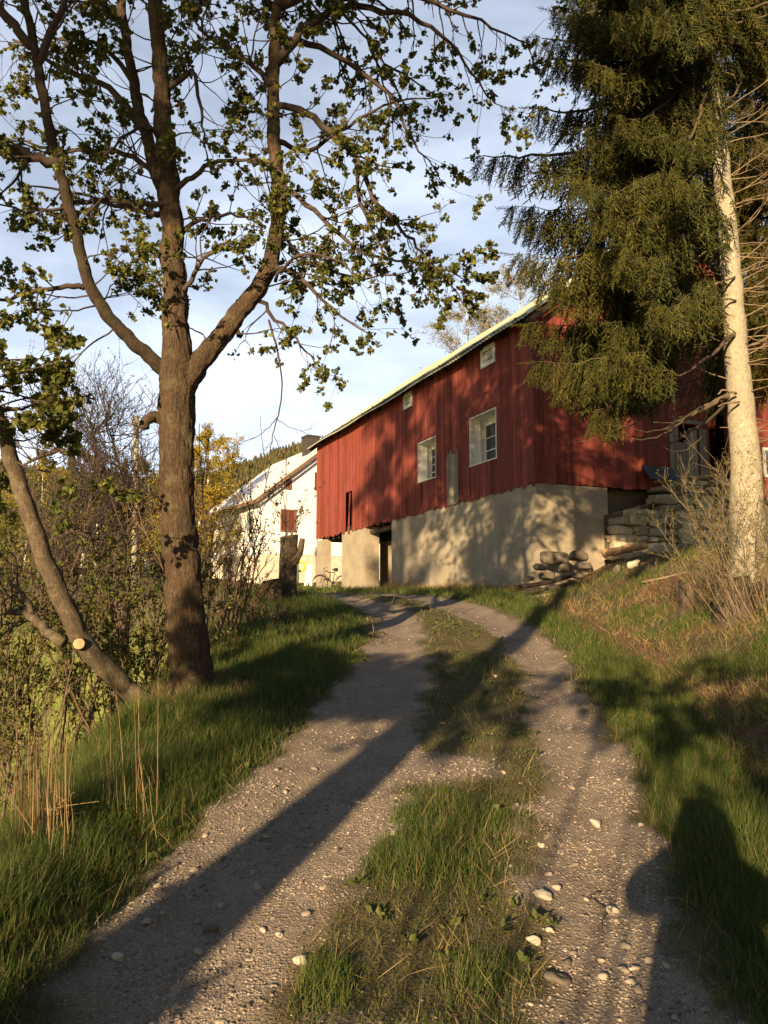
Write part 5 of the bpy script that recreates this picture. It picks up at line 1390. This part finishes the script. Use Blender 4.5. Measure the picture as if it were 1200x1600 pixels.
def zones(X, Y):
    """height and density of green grass and of short dry grass"""
    e = rut_edges(Y); rm = rutmask(X, Y); xe = np.interp(Y, *XE); xr = np.interp(Y, *XR)
    cl = fbm(X * 3.2, Y * 3.2, 21); cl2 = fbm(X * 1.1, Y * 1.1, 22)
    left = (X < e[0]) & (X > xe - 1.6); mid = (X > e[1]) & (X < e[2]); right = (X > e[3]) & (X < xr - .05); bank = X >= xr - .05
    g = np.zeros_like(X); h = np.zeros_like(X)
    # left verge: tall
    dl = e[0] - X
    g = np.where(left, .35 + .9 * sstep(.0, .35, dl), g); h = np.where(left, (.05 + .12 * sstep(0, .5, dl)) * (.35 + 1.2 * cl), h)
    # middle
    tuft = np.exp(-(((X - .22) / .34) ** 2 + ((Y - 4.15) / .5) ** 4)) * 1.25 + np.exp(-(((X - .33) / .13) ** 2 + ((Y - 2.85) / .17) ** 2)) + np.exp(-(((X + .22) / .14) ** 2 + ((Y - 2.9) / .15) ** 2)) * .8
    g = np.where(mid, np.clip(tuft * (.35 + 1.1 * sstep(.3, .6, cl)), 0, 1.1) + .22 * sstep(.52, .65, cl) + .3 * sstep(6, 9, Y) * sstep(.42, .6, cl), g); h = np.where(mid, .022 + .095 * np.clip(tuft, 0, 1) * (.4 + 1.0 * cl), h)
    g = np.where(right, .3 + .8 * sstep(0, .25, X - e[3]), g); h = np.where(right, (.05 + .11 * sstep(0, .35, X - e[3])) * (.6 + .8 * cl), h)
    lit = np.exp(-((X - xr + .1) / .33) ** 2)
    g = np.where(right | bank, g * (1 - .85 * lit), g)
    g = np.where(bank, (.05 + .85 * sstep(.50, .60, cl2)) * (1 - .8 * lit) * sstep(19, 13, Y), g); h = np.where(bank, (.08 + .12 * cl), h)
    g = g * (1 - rm) ** 1.5
    g = np.where(Y > 16, np.minimum(g, .8) + .25 * (1 - rm) * (X > xe) * (X < 4), g)
    return g, h, rm, mid, left, bank, right, lit
def rnd(n, y0, y1, x0=-.80, x1=.86):
    n = int(n * 1.2); Y = np.sqrt(rng.uniform(y0 ** 2, y1 ** 2, n)); X = rng.uniform(x0, x1, n) * (Y + .6); return X, Y
gm = MB(); sm = MB(); dm_ = MB()
for n, y0, y1, wd, T in ((235000, 1.5, 5.2, .0032, BL), (260000, 5.2, 9.5, .0048, BL), (170000, 9.5, 17, .008, BLF), (110000, 17, 42, .016, BLF)):
    X, Y = rnd(n, y0, y1); g, h, rm, mid, left, bank, right, lit = zones(X, Y)
    k = rng.random(len(X)) < g; blades(gm, X[k], Y[k], h[k] * rng.uniform(.55, 1.3, k.sum()) * (1 if y0 < 17 else 1.2), wd * rng.uniform(.7, 1.4, k.sum()), T)
    # short mossy yellow turf on the middle strip and edges
    X, Y = rnd(n // 2, y0, y1); g, h, rm, mid, left, bank, right, lit = zones(X, Y)
    k = rng.random(len(X)) < (np.where(mid, .75, .25) * (1 - rm) * (1 - .6 * lit)) * ((X > np.interp(Y, *XE)) & (X < np.interp(Y, *XR) + .1)); blades(sm, X[k], Y[k], rng.uniform(.012, .04, k.sum()), wd * 1.2 * rng.uniform(.7, 1.4, k.sum()), T, .7)
    # dry straw: bank and verge
    X, Y = rnd(n // 5, y0, y1); g, h, rm, mid, left, bank, right, lit = zones(X, Y)
    dn = np.where(bank, .22 + .9 * sstep(.52, .6, fbm(X * 1.5, Y * 1.5, 51)), .06) * (1 - rm) * (X > np.interp(Y, *XE) - 1)
    k = rng.random(len(X)) < dn; blades(dm_, X[k], Y[k], rng.uniform(.06, .2, k.sum()), wd * .8, T, .8)
print('grass verts', gm.n, sm.n, dm_.n)
tag(obj('grass', gm, M_GRASS, smooth=False), 'green grass on the verges, the middle strip and the bank', 'grass', kind='stuff')
tag(obj('short_turf', sm, M_SHORT, smooth=False), 'short yellowish turf between the wheel ruts', 'turf', kind='stuff')
tag(obj('dry_grass', dm_, M_STRAW, smooth=False), 'dry straw coloured grass on the bank', 'dry grass', kind='stuff')
fm_ = MB(); X, Y = rnd(150000, 11, 45, -.75, 0); dl_ = np.interp(Y, *XE) - X; k = dl_ > .6; X, Y = X[k], Y[k]; blades(fm_, X, Y, rng.uniform(.06, .16, len(X)), .018, BLF, .5)
tag(obj('meadow_grass', fm_, leafmat("meadow_grass", [(.10, .13, .03), (.14, .165, .04), (.19, .19, .06), (.09, .115, .025)], .4), smooth=False), 'bright yellow green meadow grass below the track at the far left', 'grass', kind='stuff')
# broad-leaved weeds among the grass
wm = MB(); X, Y = rnd(3600, 2.2, 13, -.7, .6); g, h, rm, mid, left, bank, right, lit = zones(X, Y)
k = (rng.random(len(X)) < (.55 * (fbm(X * 2.3, Y * 2.3, 88) > .52)) * (rm < .5)) & (X > np.interp(Y, *XE)); X, Y = X[k], Y[k]; P = np.stack([X, Y, H(X, Y) + .015], 1); v = in_view(P); P = P[v]
idx = np.repeat(np.arange(len(P)), 7); D = rand_dirs(len(idx)); D[:, 2] = np.abs(D[:, 2]) * .6 + .25
wm.inst(OVAL_V, [OVAL_F], frames(D) * rng.uniform(.02, .055, len(idx))[:, None, None], P[idx] + rng.normal(size=(len(idx), 3)) * [.012, .012, .004])
tag(obj('weeds', wm, leafmat("weed_leaves", [(.06, .085, .02), (.09, .11, .03), (.13, .13, .04)], .3)), 'low broad leaved weeds among the grass', 'weeds', kind='stuff')
# dry grass round the maple foot and along the concrete
dw = MB()
a_ = rng.uniform(0, 6.28, 2600); r_ = .26 + np.abs(rng.normal(size=2600)) * .16; blades(dw, mb_base[0] + r_ * np.cos(a_), mb_base[1] + r_ * np.sin(a_), rng.uniform(.06, .22, 2600), .004, BL, .5)
u_ = rng.uniform(-.2, UP0, 7000); w_ = -np.abs(rng.normal(size=7000)) * .3 - .03
blades(dw, BC[0] + math.cos(TB) * w_ - math.sin(TB) * u_, BC[1] + math.sin(TB) * w_ + math.cos(TB) * u_, rng.uniform(.08, .42, 7000) * (.5 + vnoise(u_ * 1.6, u_ * 0, 3)), .010, BLF, .45)
tag(obj('dry_weeds', dw, M_STRAW, smooth=False), 'dry weeds at the maple foot and along the barn concrete', 'dry weeds', kind='stuff')
# tall straw stalks on the left
st = MB()
def stalk(px, py0, py1, Y, lean=0.0, r=.0022):
    b = at(px, py0, Y); b[2] = min(b[2], Hs(b[0], b[1]) + .02); b[2] = Hs(b[0], b[1]); t = at(px + lean, py1, Y); m = (b + t) / 2 + np.array([rng.normal() * .015, rng.normal() * .02, 0]); P = smooth_path(np.array([b, m, t]), 4); st.tube(P, np.linspace(r, r * .3, len(P)), 4, cap=False)
for i in range(34): stalk(rng.uniform(14, 62), 1350, rng.uniform(1120, 1240), 4.0 + rng.normal() * .14, rng.uniform(-6, 10), .0032)
for i in range(34): stalk(rng.uniform(60, 108), 1370, rng.uniform(1090, 1250), 4.0 + rng.normal() * .14, rng.uniform(-12, 22), .0032)
for px, ln, t in ((108, 28, 1010), (24, 4, 1040), (85, 3, 1030), (55, -2, 1060), (200, -28, 1000), (215, -5, 1090), (228, -14, 1035), (236, -18, 1060), (245, 2, 1050), (170, 2, 1070), (160, -6, 1150)): stalk(px, 1320 if px < 120 else 1270, t, 4.3, ln, .0022)
for i in range(26): stalk(rng.uniform(165, 250), 1270, rng.uniform(1150, 1230), 4.5 + rng.normal() * .15, rng.uniform(-22, 10), .002)
for i in range(36): # bent, fallen stalks
    p = at(rng.uniform(0, 110), rng.uniform(1230, 1400), 4.0 + rng.normal() * .2); d = np.array([rng.choice([-1, 1]) * rng.uniform(.08, .26), rng.normal() * .1, rng.uniform(-.2, .16)]); P = smooth_path(np.array([p, p + d * .5 + [0, 0, .004], p + d]), 3); st.tube(P, .0017, 4, cap=False)
tag(obj('straw_stalks', st, M_STRAW), 'tall dry pale stalks standing in the grass at the left edge', 'dry stalks', kind='stuff')
# leaf litter
mb = MB(); n = 26000; X, Y = rnd(n, 3, 20, .1, .75); xr = np.interp(Y, *XR); cl = fbm(X * .9, Y * .9, 77)
k = (rng.random(len(X)) < np.exp(-((X - xr + .1) / .3) ** 2) + .7 * sstep(.42, .55, cl) * (X > xr) * 1.6 + .5 * (Y > 13) * (X > xr)) & (X > 1.0)
X, Y = X[k], Y[k]; P = np.stack([X, Y, H(X, Y) + .012], 1); v = in_view(P); P = P[v]; n = len(P); D = rng.normal(size=(n, 3)) * .5; D[:, 1] += .0
F_ = frames(rand_dirs(n) * .4 + [0, 0, 1.0]); F_ = F_[:, [0, 2, 1], :] * rng.uniform(.018, .05, n)[:, None, None]
mb.inst(OVAL_V - [0, 0, .5], [OVAL_F], F_, P); tag(obj('fallen_leaves', mb, M_LITTER, smooth=False), 'brown fallen leaves in the ditch and on the bank', 'leaf litter', kind='stuff')
# small twigs on the track
mb = MB(); P = np.array([at(940, 1418, 3.65), at(925, 1440, 3.6), at(948, 1460, 3.5), at(945, 1478, 3.4)]); P[:, 2] = [Hs(p[0], p[1]) + .01 for p in P]; Q = smooth_path(P, 4, .004); mb.tube(Q, .0035, 5)
for i in (4, 8, 11): twig(mb, [], Q[i], np.array([rng.normal(), rng.normal(), .1]), .1, .0025, 1, 0, .3, (1, 2))
tag(obj('twig', mb, M_TWIG, loc=tuple(Q[0])), 'dark forked twig lying in the right rut below the round pale stone', 'twig')

# ------------------------------------------------------------------ trees behind the photographer (they throw the shade in the picture)
def back_tree(x, y, hgt, c0, rad, nl, label, r0=.2, frac=1.0, ls=(.12, .2), leafn=(4, 7), leansx=0.0):
    b = np.array([x, y, Hs(x, y)]); return broad_tree(b, hgt, c0, rad, nl, label, M_MAPLELEAF, M_MAPLEBARK, ls, 'roadside_tree', leafn, r0, .3, frac, 2, 'roadside trees behind the photographer', leansx=leansx)
back_tree(-3.25, -3.8, 17, 10.0, 2.4, 20, 'tall roadside tree left of and behind the photographer', .23, leansx=-.8)
back_tree(-7.7, -5.5, 21, 9.5, 3.0, 36, 'roadside tree on the slope far left behind the photographer', .2)

def back_bush(x, y, z0, z1, rad, nst, label):
    b = np.array([x, y, Hs(x, y)]); root = thing('hazel_bush', label, 'bush', tuple(b), 0, None); mb = MB(); an = []
    for i in range(nst):
        az = rng.uniform(0, 6.28); m = b + np.array([math.cos(az) * rad * .4, math.sin(az) * rad * .4, (z0 + z1) / 2]); P = smooth_path(np.array([b - [0, 0, .1], (b + m) / 2 + rng.normal(size=3) * .05, m]), 4); mb.tube(P, np.linspace(.022, .01, len(P)), 6)
        for k in range(7): twig(mb, an, m + np.array([0, 0, rng.uniform(-.2, .2)]), np.array([math.cos(az + rng.normal()), math.sin(az + rng.normal()), rng.uniform(-.4, .9)]), rad * rng.uniform(.4, .8), .008, 2, .1, .25, (3, 5), .09, .8, 4, .45, True)
    an = [a_ for a_ in an if b[2] + z0 < a_[0][2] < b[2] + z1]
    obj('stem', mb, M_TWIG, root); lf = MB(); clusters(lf, an, (3, 6), .05, .09, OVAL_V, OVAL_F, .05, .2); obj('foliage', lf, M_BUSHLEAF, root)
back_bush(-2.95, -1.2, .3, 3.6, .85, 10, 'leafy hazel bush on the left verge beside the photographer')
back_bush(-4.0, -1.9, 4.8, 5.9, .95, 14, 'taller hazel bush lower on the slope left of the photographer')
back_bush(-1.85, -3.6, 3.25, 4.1, 1.8, 7, 'thin stemmed hazel bush with a high crown behind the photographer')
back_tree(-11.8, -6.5, 22, 11, 3.1, 50, 'tall roadside tree at the foot of the slope, farthest left behind the photographer', .22)

for x_, y_, lab in ((9.5, 1.5, 'dense unseen spruce added on the bank right of the photographer'), (5.2, -4.5, 'dense unseen spruce added on the bank behind the photographer, nearest the track'), (13.5, 7.0, 'dense unseen spruce added on the bank right of the pale trunked spruce, outside the picture')):  # unseen spruces added to block skylight from the right and behind
    b = np.array([x_, y_, Hs(x_, y_)]); root = thing('spruce_tree', lab, 'tree', tuple(b), 0, 'added spruces on the right bank')
    mb = MB(); mb.tube([b - [0, 0, .3], b + [0, 0, 7], b + [0, 0, 13.6]], [.24, .15, .02], 10); obj('trunk', mb, M_SPRUCEBARK, root)
    m2 = MB(); tv, tf = conifer_template(26, 16, 3, .5); m2.inst(tv, tf, np.eye(3)[None] * 14, b[None] + np.array([0, 0, 1.0])); obj('crown', m2, M_FARCON, root)

back_tree(-2.3, -9.0, 5.6, 4.3, .85, 18, 'small young tree added for shade farther down the track behind the photographer', .06, ls=(.08, .13))  # added tree, its crown placed to spread shade beside the photographer's shadow
# ------------------------------------------------------------------ the photographer, whose shadow falls on the right rut
def person():
    J = {'pel': (0, 0, .96, .26, .15), 'belly': (0, 0, 1.1, .255, .15), 'chest': (0, .0, 1.3, .24, .14), 'sh': (0, 0, 1.42, .12, .09), 'neck': (0, .01, 1.50, .055, .055), 'jaw': (0, .035, 1.56, .07, .08), 'head': (0, .02, 1.65, .078, .095), 'crown': (0, .0, 1.72, .06, .075)}
    E = [('pel', 'belly'), ('belly', 'chest'), ('chest', 'sh'), ('sh', 'neck'), ('neck', 'jaw'), ('jaw', 'head'), ('head', 'crown')]
    for s_, n in ((1, 'r'), (-1, 'l')):
        J.update({'hip' + n: (.14 * s_, 0, .80, .14, .13), 'knee' + n: (.13 * s_, .03, .5, .06, .065), 'calf' + n: (.135 * s_, -.01, .36, .058, .062), 'ank' + n: (.14 * s_, -.01, .09, .04, .045), 'toe' + n: (.17 * s_, .15, .035, .045, .03),
                  'sho' + n: (.19 * s_, 0, 1.41, .085, .08), 'elb' + n: (.31 * s_, .08, 1.36, .09, .08), 'wri' + n: (.12 * s_ + .05, .24, 1.50, .03, .03), 'palm' + n: (.085 * s_ + .06, .27, 1.55, .036, .022)})
        E += [('pel', 'hip' + n), ('hip' + n, 'knee' + n), ('knee' + n, 'calf' + n), ('calf' + n, 'ank' + n), ('ank' + n, 'toe' + n), ('sh', 'sho' + n), ('sho' + n, 'elb' + n), ('elb' + n, 'wri' + n), ('wri' + n, 'palm' + n)]
        for f in range(4):
            a = f'f{f}a{n}'; b_ = f'f{f}b{n}'; z = 1.545 + .02 * f; ln = (.8, 1, 1.05, .9)[f]
            J[a] = (.08 * s_ + .07, .30, z, .0095, .0095); J[b_] = (.08 * s_ + .07 - .045 * s_ * ln, .31, z + .004, .008, .008)
            E += [('palm' + n, a), (a, b_)]
        J['ta' + n] = (.07 * s_ + .07, .25, 1.585, .011, .011); J['tb' + n] = (.035 * s_ + .08, .25, 1.60, .009, .009); E += [('palm' + n, 'ta' + n), ('ta' + n, 'tb' + n)]
    names = list(J); me = bpy.data.meshes.new('b'); me.from_pydata([J[k][:3] for k in names], [(names.index(a), names.index(b_)) for a, b_ in E], []); o = bpy.data.objects.new('b', me); COL.objects.link(o)
    md = o.modifiers.new('s', 'SKIN'); md.use_smooth_shade = True
    for i, k in enumerate(names): v = me.skin_vertices[0].data[i]; v.radius = J[k][3:5]; v.use_root = (i == 0)
    sd = o.modifiers.new('u', 'SUBSURF'); sd.levels = 2; sd.render_levels = 2
    dg = bpy.context.evaluated_depsgraph_get(); m2 = bpy.data.meshes.new_from_object(o.evaluated_get(dg)); bpy.data.objects.remove(o)
    m2.materials.clear()
    for m in (simple("dark_jacket", (.03, .035, .05), .9, bs=0), simple("skin_tone", (.50, .30, .21), .6, bs=0), simple("grey_trousers", (.06, .06, .065), .9, bs=0)): m2.materials.append(m)
    for p in m2.polygons: c = p.center; p.material_index = 1 if (c.z > 1.49 and abs(c.x) < .15) or c.y > .22 else (2 if c.z < .93 else 0)
    return m2
px_, py_ = -.04, -.34; pz_ = Hs(px_, py_)
ph = thing('person', 'person in a dark jacket and grey trousers standing on the track holding up a phone', 'person', (px_, py_, pz_))
o = bpy.data.objects.new('body', person()); COL.objects.link(o); o.parent = ph
mb = MB(); V = ICO3[0]; V = V[:, :] * np.array([.088, .105, .095]); f_ = ICO3[1]; keep = [t for t in f_ if V[t].mean(0)[1] < .045 or V[t].mean(0)[2] > .055]
mb.add(V + np.array([0, .012, 1.675]), [np.array(keep)]); obj('hair', mb, simple("brown_hair", (.06, .035, .02), .8, bs=0), ph, True, True)
mb = MB(); mb.tube([(0, .112, 1.64), (0, .135, 1.615), (0, .118, 1.60)], [.009, .014, .012], 8)
obj('nose', mb, bpy.data.materials['skin_tone'], ph, True, True)
for sx_ in (-1, 1):
    mb = MB(); mb.tube([(.088 * sx_, .01, 1.61), (.094 * sx_, .0, 1.635), (.088 * sx_, .005, 1.665)], [.01, .014, .012], 8); obj('ear', mb, bpy.data.materials['skin_tone'], ph, True, True)
if 0: obj('nose_and_ears', mb, bpy.data.materials['skin_tone'], ph, True, True)
mb = MB(); mb.tube([(0, -.03, 1.38), (0, -.03, 1.46), (0, -.03, 1.55), (0, -.025, 1.66), (0, -.02, 1.75), (0, -.01, 1.81)], [.22, .17, .14, .135, .115, .05], 20); V_ = mb.V[-1]; V_[:, 1] = np.where(V_[:, 2] > 1.5, np.minimum(V_[:, 1], .045), V_[:, 1]); obj('shadow_hood', mb, bpy.data.materials['dark_jacket'], ph, True, True)  # added to blunt the head into a broader shadow
M_EYE = simple("eye", (.6, .6, .58), .3, bs=0)
for sx_ in (-1, 1): mb = MB(); mb.inst(ICO1[0] * .012, [ICO1[1]], np.eye(3)[None], np.array([[.032 * sx_, .105, 1.65]])); obj('eye', mb, M_EYE, ph, True, True)
mb = MB(); mb.box(-.038, .038, -.055, -.047, 1.54, 1.69)
tag(obj('phone', mb, simple("black_phone", (.01, .01, .012), .3, bs=0), smooth=False, loc=(0, -.05, 1.6)), 'black phone held upright in both hands of the photographer', 'phone')
